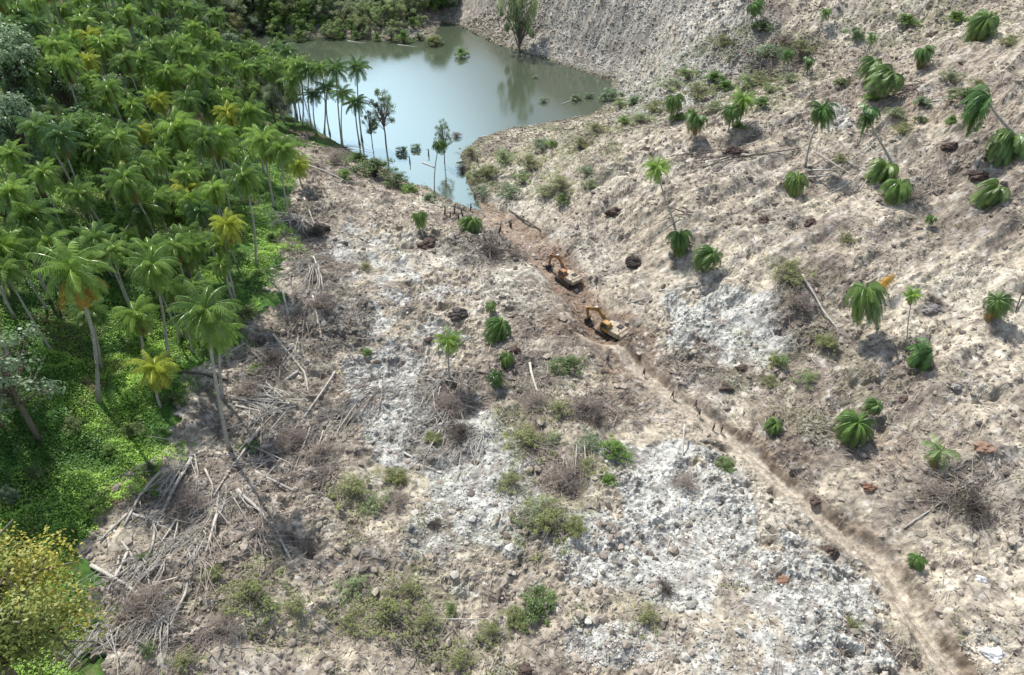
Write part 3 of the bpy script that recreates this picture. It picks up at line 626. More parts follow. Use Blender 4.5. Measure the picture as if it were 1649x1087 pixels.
for k, px, py, r, lb in [
        ('bush', 915, 580, 38, 'round green bush standing left of the excavated track'), ('freshbush', 990, 715, 38, 'bright green bush right of the dead brown thicket'), ('freshbush', 975, 765, 24, 'small bright green bush under the larger bright one'),
        ('olivescrub', 850, 690, 52, 'wide olive half-dead thicket left of the bright green bush'), ('bush', 862, 965, 50, 'dark green bush near the bottom centre'), ('olivebush', 830, 985, 30, 'olive bush touching the dark green one'),
        ('olivescrub', 620, 960, 66, 'pale olive shrub patch near the bottom'), ('olivescrub', 690, 990, 40, 'low olive scrub behind the pale horizontal log'), ('olivescrub', 400, 930, 62, 'yellow-olive shrub patch at the end of the curved log'),
        ('olivebush', 345, 915, 26, 'yellowish bush left of the yellow-olive shrub patch'), ('olivescrub', 572, 768, 56, 'olive shrub below the leaning dead stems'), ('olivescrub', 890, 825, 66, 'pale green low shrub in the middle of the grey rubble'),
        ('olivebush', 925, 840, 28, 'darker olive bush on the right side of the pale green shrub'), ('olivescrub', 1262, 425, 50, 'fallen olive-grey tree crown on the ridge with a white trunk below'), ('olivescrub', 790, 268, 42, 'olive lakeside scrub right of the outlet'),
        ('greyscrub', 820, 300, 34, 'grey scrub below the lakeside scrub'), ('olivescrub', 905, 290, 40, 'olive shrub on the shore slope'), ('freshbush', 888, 228, 15, 'small yellow-green bush at the water edge'), ('bush', 905, 315, 20, 'green bush below the olive shore shrub'),
        ('bush', 605, 265, 44, 'big green bush on the near lake shore'), ('freshbush', 578, 250, 22, 'bright green bush beside the lakeside palms'), ('bush', 640, 285, 26, 'dark green bush at the water end of the near shore'), ('greybush', 650, 240, 16, 'dark grey bush in the water by the near shore'),
        ('greybush', 672, 235, 14, 'drowned grey bush next to the near shore'), ('freshbush', 742, 82, 20, 'bright green flat bush sticking out of the far lake water'), ('olivebush', 700, 62, 22, 'yellowish bush at the far lake edge'), ('greyscrub', 875, 158, 13, 'small pale bush standing in the lake'),
        ('greyscrub', 862, 122, 8, 'tiny pale bush alone in the lake'), ('greybush', 925, 155, 14, 'pale green drowned bush near the right lake corner'), ('greybush', 950, 152, 12, 'drowned bush closest to the right lake corner'), ('greybush', 985, 150, 26, 'grey-green thicket at the right lake corner'),
        ('greybush', 1020, 160, 24, 'grey-green thicket right of the lake corner'), ('olivescrub', 1120, 140, 42, 'light green scrub tree group on the upper bench'), ('greyscrub', 1235, 75, 40, 'grey shrub under the top of the grey scarp'), ('olivescrub', 1215, 120, 36, 'olive scrub behind the largest bench palm'),
        ('bush', 1552, 150, 34, 'leafy green bush left of the brown-edged palm'), ('olivescrub', 1575, 130, 24, 'olive shrub behind the leafy green bush'), ('bush', 1355, 130, 17, 'dark bush left of the tight palm pair'), ('bush', 1168, 745, 26, 'dark green bush below the dirt track'),
        ('freshbush', 1180, 745, 11, 'bright tuft on the dark green bush below the track'), ('olivebush', 1250, 575, 24, 'olive bush above the track bend'), ('olivescrub', 1235, 605, 24, 'olive scrub touching the dark hollow'), ('olivebush', 1330, 545, 26, 'olive bush at the foot of the white fallen trunk'),
        ('bush', 400, 715, 24, 'dark green bush among the white logs'), ('bush', 232, 893, 20, 'small dark green bush between the crossed logs'), ('olivebush', 700, 700, 22, 'olive bush on the brush heap left of centre'), ('freshbush', 592, 562, 14, 'pale yellow-green tuft on the grey rubble'),
        ('olivescrub', 590, 425, 18, 'pale dry tuft on the upper left rubble'), ('olivescrub', 1360, 378, 22, 'dry yellow-green tuft on the right slope'), ('bush', 240, 1040, 20, 'dark bush under the heap of dead palm fronds'), ('olivescrub', 300, 1050, 40, 'yellow-olive grass clump at the bottom left'),
        ('olivescrub', 745, 1050, 46, 'olive scrub at the bottom edge left of centre'), ('olivescrub', 1045, 985, 34, 'thin olive clump under the dark red dead bush'), ('bush', 1480, 190, 15, 'small green bush beside the yellow-green grass strip'), ('olivescrub', 1450, 200, 30, 'yellow-green grass strip on the upper right slope'),
        ('palescrub', 1080, 130, 34, 'pale scrub at the foot of the grey scarp, left end'), ('palebush', 1105, 115, 26, 'pale green bush at the foot of the grey scarp'), ('freshbush', 1170, 135, 24, 'leafy green bush filling the bench behind the palms'), ('palescrub', 1200, 125, 34, 'pale scrub filling the bench behind the largest palm'),
        ('palebush', 1240, 140, 22, 'pale bush at the right end of the bench'), ('freshbush', 1090, 185, 18, 'bright low growth at the left end of the bench'), ('palescrub', 1030, 185, 30, 'pale grass clump right of the lake corner'), ('palebush', 1000, 165, 22, 'pale bush in the lake corner thicket'), ('palescrub', 1150, 165, 26, 'pale undergrowth between the bench palms'),
        ('palescrub', 1270, 120, 26, 'dry pale scrub under the dark high palm'), ('palebush', 1530, 120, 26, 'pale bush behind the leafy green bush'), ('palescrub', 1440, 175, 24, 'pale grass left of the yellow-green strip'), ('palescrub', 810, 245, 34, 'straw-coloured scrub at the right neck of the lake'), ('palescrub', 770, 275, 26, 'straw-coloured scrub lower on the lake neck'), ('palebush', 840, 285, 24, 'pale bush among the neck scrub'),
        ('palescrub', 880, 300, 30, 'straw clump behind the green shore bush'), ('palescrub', 950, 290, 24, 'straw clump at the right of the shore shrubs'), ('olivescrub', 900, 650, 34, 'tall weeds under the round green bush'), ('palescrub', 890, 700, 34, 'straw-coloured weeds in the centre thicket'), ('olivescrub', 940, 740, 34, 'olive weeds among the tall dead stems'), ('palescrub', 860, 810, 44, 'pale weeds over the grey rubble, left of the darker bush'),
        ('palescrub', 570, 930, 44, 'straw-coloured weeds above the pale olive patch'), ('olivescrub', 660, 940, 36, 'olive weeds right above the pale olive patch'), ('palescrub', 430, 960, 36, 'straw clump below the curved log end'), ('olivescrub', 790, 1000, 34, 'olive weeds left of the bottom green bush'), ('palescrub', 600, 800, 34, 'straw weeds under the dry stems'), ('palescrub', 1300, 600, 30, 'straw weeds on the slope above the track bend'),
        ('olivescrub', 760, 240, 26, 'flooded scrub on the right lip of the outlet'), ('greyscrub', 775, 300, 24, 'grey scrub at the tip of the outlet water'), ('olivescrub', 850, 255, 34, 'olive scrub behind the lakeside scrub'), ('greyscrub', 870, 225, 24, 'pale scrub along the near lake edge'),
        ('olivescrub', 935, 225, 28, 'light scrub right of the small yellow-green bush'), ('olivescrub', 960, 200, 26, 'olive scrub at the near right lake edge'), ('freshbush', 1005, 190, 20, 'green scrub on the shore right of the lake'), ('olivescrub', 1050, 165, 30, 'scrub between the lake corner and the bright palms'), ('greyscrub', 945, 270, 26, 'dry scrub right of the olive shore shrub'),
        ('freshbush', 1150, 120, 26, 'bright green scrub above the bench palms'), ('freshbush', 1225, 160, 24, 'green bush right of the largest bench palm'), ('freshbush', 1110, 180, 20, 'green undergrowth among the bench palms'), ('freshbush', 1190, 200, 16, 'green undergrowth below the largest bench palm'), ('olivescrub', 1160, 60, 30, 'olive bushes on the grey scarp'), ('bush', 1225, 40, 24, 'dark scrub on the scarp end'),
        ('olivescrub', 1290, 70, 34, 'scrub round the pale leaning stems'), ('greybush', 1375, 50, 24, 'dark grey scrub near the top edge'), ('freshbush', 1460, 30, 26, 'bright scrub at the top edge right of centre'), ('freshbush', 1540, 25, 26, 'pale green scrub left of the top right drooping crown'), ('olivescrub', 1620, 60, 30, 'olive scrub at the top right edge'), ('freshbush', 1400, 150, 24, 'green scrub under the tight palm pair'),
        ('freshbush', 1530, 190, 18, 'green scrub below the leafy green bush'), ('greybush', 1480, 160, 22, 'grey bush right of the tight palm pair'), ('olivescrub', 1350, 250, 22, 'faint scrub between the two thin-trunked palms'), ('freshbush', 660, 300, 24, 'green bush at the near end of the outlet bank'), ('greybush', 690, 315, 18, 'grey bush beside the lone palm snag'), ('freshbush', 556, 275, 20, 'small green bush on the bank below the lakeside palms'),
        ('olivebush', 640, 760, 28, 'olive bush at the right end of the dry stems'), ('olivescrub', 480, 960, 44, 'olive scrub below the yellow-olive patch'), ('olivescrub', 560, 990, 40, 'olive scrub left of the pale olive patch'), ('olivescrub', 820, 760, 40, 'faint green scrub below the olive thicket'), ('greyscrub', 950, 700, 34, 'grey-green scrub left of the bright green bush'),
        ('olivescrub', 1370, 1000, 24, 'faint green tuft on the pale rubble near the track'), ('bush', 725, 975, 18, 'dark green shrub beside the horizontal log')]:
    plant_px(k, px, py, r, 'shrub', lb, 'shrub', 'living shrubs on the slide', base_off=.45, sz=.62)
for k, px, py, r, lb in [('darkdead', 700, 838, 22, 'purple-grey dead bush on the pale rubble left of centre'), ('darkdead', 1070, 940, 27, 'dark reddish dead bush near the bottom centre'), ('darkdead', 1560, 800, 58, 'wide dead twig thicket on the lower right slope'),
                         ('dead', 1500, 780, 40, 'left end of the dead twig thicket on the lower right slope'), ('dead', 1100, 770, 34, 'pinkish dead bush on the pale rubble under the upright pole'), ('dead', 725, 640, 44, 'brown brush heap around the foot of the upright palm'),
                         ('darkdead', 740, 690, 36, 'dark brush heap with pale poles'), ('dead', 940, 650, 44, 'grey dead thicket below the round green bush'), ('darkdead', 960, 670, 30, 'black dead bush inside the grey thicket'), ('dead', 915, 760, 46, 'tall bundle of dead stems beside the small bright bush'),
                         ('dead', 470, 700, 42, 'heap of dead branches right of the white logs'), ('dead', 520, 720, 40, 'fan of dead stems leaning up the slope'), ('dead', 300, 800, 50, 'dead branches around the crossed logs'), ('dead', 240, 960, 58, 'large heap of dead palm fronds at lower left'),
                         ('darkdead', 440, 570, 34, 'dark brush at the foot of the forest edge'), ('dead', 400, 620, 34, 'pale brush where the long white trunk lands'), ('darkdead', 510, 370, 28, 'dark brush on the upper left slide edge'), ('dead', 520, 480, 36, 'brush around the upper pale poles'),
                         ('darkdead', 790, 400, 28, 'black brush in the hollow near the outlet'), ('dead', 830, 405, 20, 'grey brush above the first excavator'), ('dead', 1290, 480, 36, 'dead branches around the white fallen trunk'), ('dead', 860, 640, 30, 'dead twigs around the white pole log'),
                         ('dead', 1470, 310, 34, 'dry branches right of the dark drooping crowns'), ('darkdead', 1500, 480, 24, 'dark twigs right of the small palm'), ('dead', 735, 215, 14, 'drowned leafless bush in the lake outlet'), ('darkdead', 745, 270, 18, 'leafless dark bush on the outlet bank'),
                         ('dead', 1260, 60, 30, 'leafless grey bush below the scarp'), ('dead', 640, 800, 36, 'dry stems on the rubble under the olive shrub'), ('dead', 360, 1000, 50, 'dry stems at the bottom left'), ('dead', 545, 250, 34, 'dry brush on the bank under the lakeside palms')]:
    plant_px(k, px, py, r * .9, 'dead_bush', lb, 'dead bush', 'dead bushes and brush heaps', base_off=.4, sz=.55)
# far shore scrub
rg = random.Random(77); FS = {}
ORD = 'first second third fourth fifth sixth seventh eighth ninth tenth eleventh twelfth thirteenth fourteenth fifteenth sixteenth seventeenth eighteenth nineteenth twentieth twenty-first twenty-second twenty-third twenty-fourth twenty-fifth twenty-sixth twenty-seventh twenty-eighth'.split()
ROW = ['the far water-edge row', 'the second far-shore row', 'the third far-shore row', 'the fourth far-shore row', 'the fifth far-shore row', 'the last far-shore row']
TONE = {'greybush': 'grey-green', 'olivebush': 'olive', 'palebush': 'pale grey-green', 'palescrub': 'thin pale', 'bush': 'dark green', 'freshbush': 'bright green', 'greenmid': 'dark green', 'greymid': 'grey-green', 'freshmid': 'bright green'}
for px in range(372, 735, 13):
    for row, (yy, rr) in enumerate(((54, 15), (38, 20), (18, 26), (0, 30), (-20, 32), (-38, 34))):
        x_, y_ = px + rg.uniform(-9, 9), yy + rg.uniform(-6, 6)
        if row == 0 and rg.random() < .3: continue
        if px > 682 and row < 3: continue
        FS[row] = FS.get(row, 0) + 1
        k = rg.choice(['palebush', 'palebush', 'palescrub', 'greybush', 'freshbush', 'palebush', 'freshbush', 'olivebush'])
        nm = 'broadleaf_tree' if k.endswith('mid') else 'shrub'
        plant_px(k, x_, y_, rr * rg.uniform(.7, 1.2), nm, TONE[k] + (' shrub, ' if nm == 'shrub' else ' rounded tree, ') + ORD[FS[row] - 1] + ' from the left in ' + ROW[row], 'shrub' if nm == 'shrub' else 'tree', 'scrub along the far lake shore' if nm == 'shrub' else 'trees behind the far lake shore')

# ------------------------------------------------------------------ the grove (palms nobody could tell apart, each its own thing)
rg = random.Random(4242)
proto = []
for st, n in (('green', 6), ('dark', 4), ('yellow', 1)):
    for i in range(n):
        H = rg.uniform(15, 22); e = empty('palm_tree', (0, 0, 0)); v = Vector((rg.uniform(-.9, .9), rg.uniform(-.9, .9), H))
        link('trunk', trunk_mesh(v, .24, .15, seed=500 + i), e); c = link('crown', CROWNS[st][i % len(CROWNS[st])], e, v)
        if (i % 2) == 0: link('dry_fronds', SKIRT[1], e, v - Vector((0, 0, .3)))
        proto.append((e, st))
taken = []
def ground_px(x, y):
    h = H1(x, y); a, b_, dep = proj(x, y, h); return float(a), float(b_), float(dep), h
keep_clear = [(60, 210, 50, 45), (72, 310, 45, 40), (175, 310, 45, 40), (150, 600, 75, 60), (60, 700, 240, 110), (100, 800, 110, 60), (420, 470, 40, 80), (230, 560, 60, 30), (420, 400, 36, 40)]
cands = []
rs = np.random.RandomState(99); gy = rs.uniform(60, 430, 46000); gx = rs.uniform(-230, -45, 46000); gh = base_h(gx, gy)
ga, gb, gd = proj(gx, gy, gh); gtx, gty, _ = proj(gx, gy, gh + 12)
gok = ~((gtx < -50) | (gty < -60) | (gtx > 480) | ((ga > 395) & (gb > 200)) | (gty > 470)) & inside(ga, gb, FOREST_PX)
for c, d_, rx, ry in keep_clear: gok &= ((ga - c) / rx) ** 2 + ((gb - d_) / ry) ** 2 > 1
for k in np.nonzero(gok)[0]:
    x, y = float(gx[k]), float(gy[k])
    if any((x - a) ** 2 + (y - b_) ** 2 < 16 for a, b_ in taken): continue
    taken.append((x, y)); cands.append((float(gd[k]), x, y, float(gtx[k]), float(gty[k])))
cands.sort()
print('grove', len(cands))
used = set()
MIX = ['greenmid', 'greymid', 'greenmid', 'freshmid', 'greenbig']
np_, nt_ = 0, 0; GROVE = []
for n, (dep, x, y, tx, ty) in enumerate(cands):
    P = Vector((x, y, H1(x, y) - .1)); s_ = rg.choice([.45, .55, .62, .7, .75, .8, .88, .95])
    if (rg.random() < .16 and np_ > 3) or (np_ >= 292 and rg.random() < .55):
        nt_ += 1
        kk = rg.choice(MIX); o_ = plant(kk, P, rg.uniform(2.4, 4.4), 'broadleaf_tree', 'leafy tree', 'tree', 'leafy trees mixed into the palm grove', 1.3)
        GROVE.append((o_, {'greenmid': 'dark leafy tree', 'greenbig': 'large dense leafy tree', 'greymid': 'pale grey-green tree', 'freshmid': 'bright leafy tree'}[kk], tx, ty))
        continue
    if np_ >= 292: continue
    np_ += 1
    e, st = rg.choices(proto, weights=[3 if s == 'green' else (1.6 if s == 'dark' else .8) for _, s in proto])[0]
    lb = 'grove palm'
    if e.name in used:
        r_ = e.copy(); COL.objects.link(r_)
        for ch in e.children:
            c = ch.copy(); COL.objects.link(c); c.parent = r_
    else: r_ = e; used.add(e.name)
    r_.location = P; r_.scale = (s_, s_, s_ * rg.uniform(.9, 1.1)); r_.rotation_euler = (rg.uniform(-.06, .06), rg.uniform(-.06, .06), rg.uniform(0, 6.28))
    tag(r_, lb, 'palm tree', 'palms of the dense grove'); GROVE.append((r_, {'yellow': 'yellowing grove palm', 'dark': 'dark grove palm', 'green': 'green grove palm'}[st], tx, ty))
for e, st in proto:
    if e.name not in used:
        for ch in list(e.children): bpy.data.objects.remove(ch)
        bpy.data.objects.remove(e)
LM = [((115, 432), 'orange-skirted tall palm'), ((245, 428), 'full green leaning palm'), ((366, 362), 'lone yellow-topped palm'), ((45, 348), 'broad left-edge palm'), ((285, 210), 'rusty-trunked palm'), ((455, 240), 'outermost dark-trunked palm'),
      ((105, 55), 'yellow top-left palm'), ((30, 20), 'dark corner palm'), ((270, 130), 'brown-skirted upper palm'), ((480, 105), 'first lakeside palm'), ((60, 160), 'pale rounded tree'), ((175, 250), 'bright grove tree'), ((400, 180), 'yellow-green edge palm'), ((380, 60), 'lake')]
DIRS = ['right', 'upper right', 'top', 'upper left', 'left', 'lower left', 'bottom', 'lower right']
byk = {}
for o_, tone, tx, ty in GROVE:
    li = min(range(len(LM)), key=lambda q: math.hypot(LM[q][0][0] - tx, LM[q][0][1] - ty)); (lx_, ly_), nm = LM[li]
    dd = int(round(math.atan2(ly_ - ty, tx - lx_) / (math.pi / 4))) % 8; byk.setdefault((tone, li, dd), []).append((math.hypot(lx_ - tx, ly_ - ty), o_))
for (tone, li, dd), L_ in byk.items():
    L_.sort(key=lambda q: q[0])
    for n, (_, o_) in enumerate(L_): o_['label'] = '%s, %s%s of the %s' % (tone, '' if n == 0 else ORD[n] + ' out ', ('nearest to the ' if n == 0 else 'to the ') + DIRS[dd], LM[li][1])
print('t grove', time.time() - T0)
print('palms', np_, 'trees', nt_)

# ------------------------------------------------------------------ undergrowth and vines on the left bank
def leaf_field(name, pts, size, m, cols, seed, up=.9, lift=.25):
    r = np.random.RandomState(seed); n = len(pts)
    nr = r.normal(0, 1, (n, 3)) * .55 + np.array([0, 0, up]); nr /= np.linalg.norm(nr, axis=1)[:, None]
    rv = r.normal(0, 1, (n, 3)); a = np.cross(nr, rv); a /= np.linalg.norm(a, axis=1)[:, None] + 1e-6; b_ = np.cross(nr, a)
    sz = (size * r.uniform(.5, 1.4, n))[:, None]; p = pts + nr * (r.rand(n)[:, None] * lift)
    V = np.stack([p - a * sz * .5, p - b_ * sz * .32, p + a * sz * .5, p + b_ * sz * .32], 1).reshape(-1, 3)
    Q = np.arange(4 * n).reshape(-1, 4); return np_mesh(name, V, Q, m, np.repeat(cols, 4, 0))
r = np.random.RandomState(3)
# vine cover: random ground points inside the forest outline, heaped in mounds
n = 900000; y = 25 + 150 * r.rand(n) ** 1.3; x = -38 - 95 * r.rand(n)
h = base_h(x, y); M = masks(x, y, h); kx = F / M['dep']; jx = M['px'] + kx * (9 * fbm(x / 4, y / 4, 361, 4)) + r.normal(0, 7, len(x)) - 6; jy = M['py'] + kx * (5 * fbm(x / 4, y / 4, 371, 4)) + r.normal(0, 5, len(x))
ok = inside(jx, jy, FOREST_PX)
x, y = x[ok], y[ok]; z = height(x, y); nz = fbm(x / 3.2, y / 3.2, 301, 3)
okk = (nz + r.normal(0, .12, len(x))) > -.45; x, y, z, nz = x[okk], y[okk], z[okk], nz[okk]
mound = 1.5 * sstep(-.15, .5, nz) * r.rand(len(x)) ** .35
tone = fbm(x / 7, y / 7, 311, 3)[:, None]; mixv = np.clip(.5 + 2.2 * tone + r.normal(0, .2, (len(x), 1)), 0, 1)
cols = np.array([.07, .17, .025]) * (1 - mixv) + np.array([.26, .42, .06]) * mixv
o = link('vine_cover', leaf_field('vine_cover', np.stack([x, y, z + mound], 1), .25, M_VINE, cols, 5)); tag(o, 'bright green vines and grass covering the left bank', 'ground cover', kind='stuff')
print('vines', len(x))

def field_points(n, seed, y0=28, y1=330, p=1.7):
    """world points, denser near the camera's side of the valley"""
    r = np.random.RandomState(seed); y = y0 + (y1 - y0) * r.rand(n) ** p; W = .80 * (.788 * y + 52) + 12; x = W * r.uniform(-1, 1, n)
    h = base_h(x, y); M = masks(x, y, h); td, _, _ = dpoly(x, y, TRACK)
    ok = (M['forest'] < .5) & (td > 2.2) & ~inside(x, y, LAKE) & (h > .15)
    return x[ok], y[ok], {k: v[ok] for k, v in M.items()}, r
# low weeds
x, y, M, r = field_points(560000, 8, y1=400)
lkd, _, _ = dpoly(x, y, LAKE, True); nz = fbm(x / 4, y / 4, 321, 4) + r.normal(0, .10, len(x)) + .45 * sstep(14, 2, lkd) + .12 * sstep(150, 230, y) + .5 * sstep(300, 320, y) * (x < -25)
ok = (nz + M['moss'] * .62 - M['grey'] * .15) > .42; x, y = x[ok], y[ok]; z = height(x, y)
k = np.clip(r.rand(len(x), 1), 0, 1); cols = np.array([.12, .135, .05]) * k + np.array([.20, .21, .085]) * (1 - k)
o = link('low_weeds', leaf_field('low_weeds', np.stack([x, y, z + .25 * r.rand(len(x)) ** 2], 1), .30, M_WEED, cols, 9, up=.5, lift=.3)); tag(o, 'thin olive weeds and grass growing through the debris', 'weeds', kind='stuff')
print('weeds', len(x))
# rubble: loose angular stones
ico = bmesh.new(); bmesh.ops.create_icosphere(ico, subdivisions=1, radius=1); IV = np.array([v.co[:] for v in ico.verts]); IF = np.array([[v.index for v in f.verts] for f in ico.faces]); ico.free()
def stones(name, x, y, size, col, seed, m, sink=.25):
    r = np.random.RandomState(seed); n = len(x); z = height(x, y)
    sc = size[:, None, None] * r.uniform(.6, 1.3, (n, 1, 3)); jit = IV[None] * (1 + r.uniform(-.32, .32, (n, len(IV), 1)))
    a = r.uniform(0, 6.28, n); c, s_ = np.cos(a)[:, None], np.sin(a)[:, None]; v = jit * sc
    vx = v[..., 0] * c - v[..., 1] * s_; vy = v[..., 0] * s_ + v[..., 1] * c
    V = np.stack([vx + x[:, None], vy + y[:, None], v[..., 2] * .8 + (z + size * sink)[:, None]], -1).reshape(-1, 3)
    Q = (IF[None] + (np.arange(n) * len(IV))[:, None, None]).reshape(-1, 3)
    return np_mesh(name, V, Q, m, np.repeat(col, len(IV), 0))
x, y, M, r = field_points(330000, 12, p=1.35)
nz = fbm(x / 6, y / 6, 331, 3); keep = r.rand(len(x)) < np.clip(.14 + .40 * M['grey'] + .35 * M['dark'] + .5 * nz + .25 * (y > 190), .02, .9)
x, y = x[keep], y[keep]; g = M['grey'][keep][:, None]; dk = M['dark'][keep][:, None]
size = .08 + .14 * r.rand(len(x)) ** 2 + .45 * (r.rand(len(x)) < .03) * r.rand(len(x)) ** 1.5 + .0012 * np.maximum(y - 110, 0)
col = np.array([.29, .25, .20]) * (1 - g) + np.array([.41, .405, .375]) * g; col = col * (1 - .5 * dk) * r.uniform(.6, 1.3, (len(x), 1))
o = link('rubble', stones('rubble', x, y, size, np.clip(col, 0, .65), 13, M_ROCK)); tag(o, 'loose broken stones strewn over the landslide', 'rubble', kind='stuff')
print('stones', len(x))
# earth clods: same soil, larger lumps that throw shade
x, y, M, r = field_points(90000, 15, p=1.05)
nz = fbm(x / 9, y / 9, 351, 3); keep = r.rand(len(x)) < np.clip(.10 + .9 * nz + .25 * M['pink'] + .2 * M['dark'] - .2 * M['cream'], .01, .7)
x, y = x[keep], y[keep]; size = .16 + .5 * r.rand(len(x)) ** 4 + .0012 * np.maximum(y - 110, 0)
col = np.array([.26, .22, .18]) * r.uniform(.45, 1.35, (len(x), 1))
o = link('clods', stones('clods', x, y, size, np.clip(col, 0, .6), 16, M_ROCK, .1)); tag(o, 'lumps of brown earth strewn over the landslide', 'earth clods', kind='stuff')
print('clods', len(x))
# dead twigs and splinters
x, y, M, r = field_points(260000, 21, p=1.3)
nz = fbm(x / 8, y / 8, 341, 3); keep = r.rand(len(x)) < np.clip(.13 + .40 * M['dark'] + .28 * M['pink'] + .12 * M['moss'] + .25 * nz - .2 * M['cream'], .01, .8)
x, y = x[keep], y[keep]; n = len(x); z = height(x, y)
L_ = .5 + 2.4 * r.rand(n) ** 2; a = r.uniform(0, 3.14, n); tl = r.normal(.12, .22, n); rd = .025 + .04 * r.rand(n)
dv = np.stack([np.cos(a) * np.cos(tl), np.sin(a) * np.cos(tl), np.sin(tl)], 1); sv_ = np.stack([-np.sin(a), np.cos(a), 0 * a], 1); uv_ = np.cross(dv, sv_)
p0 = np.stack([x, y, z + .1], 1) - dv * L_[:, None] * .4; p1 = p0 + dv * L_[:, None]; q = []
for k in range(3):
    th = 2.094 * k; of = (sv_ * math.cos(th) + uv_ * math.sin(th)) * rd[:, None]; q += [p0 + of, p1 + of * .5]
V = np.stack(q, 1).reshape(-1, 3); b0 = (np.arange(n) * 6)[:, None]
Q = np.concatenate([b0 + np.array([[0, 1, 3, 2]]), b0 + np.array([[2, 3, 5, 4]]), b0 + np.array([[4, 5, 1, 0]])], 0)
tw = np.repeat(np.array([.25, .21, .175])[None] * r.uniform(.45, 1.7, (n, 1)), 6, 0)
o = link('dead_twigs', np_mesh('dead_twigs', V, Q, mat('twig_litter', (.3, .25, .2), .9, attr='tint'), tw)); tag(o, 'thin dead twigs and splinters littering the debris', 'twigs', kind='stuff')
print('twigs', n)

# ------------------------------------------------------------------ logs, poles, boulders, stumps
def log(pts, w, label, m=M_LOG, lift=.25, name='fallen_log', branch=0, group='fallen trunks on the slide', cat='log', roots=False):
    w = w * 1.25 if w > .12 else w
    P = []
    for q in pts: p = at(*q[:2]); p.z += lift + (q[2] if len(q) > 2 else 0); P.append(p)
    L = []                                                    # bend through the cast points
    for a, b_ in zip(P[:-1], P[1:]): L += [a.lerp(b_, t_ / 3) for t_ in range(3)]
    L.append(P[-1]); O = L[0].copy(); rg_ = random.Random(int(O.x * 100)); L = [p - O for p in L]
    L = [p + Vector((rg_.uniform(-.1, .1), rg_.uniform(-.1, .1), 0)) if 0 < i < len(L) - 1 else p for i, p in enumerate(L)]
    e = empty(name, O); tag(e, label, cat, group); mb = MB(); n = len(L); mb.tube(L, [w * (1 - .45 * i / (n - 1)) for i in range(n)], 7); mb.build('trunk', m, e, smooth=True)
    if branch or roots:
        ax = (L[-1] - L[0]).normalized()
        for k in range(branch):
            p = L[-1].lerp(L[0], rg_.uniform(0, .45)); v = (ax * .8 + Vector((rg_.uniform(-1, 1), rg_.uniform(-1, 1), rg_.uniform(-.2, .8)))).normalized() * rg_.uniform(1.2, 3.2)
            m1 = p + v * .5 + Vector((0, 0, .1)); mb = MB(); mb.tube([p, m1, p + v], [w * .35, w * .25, w * .08], 4, cap=False); mb.build('branch', m, e, smooth=True)
    return e
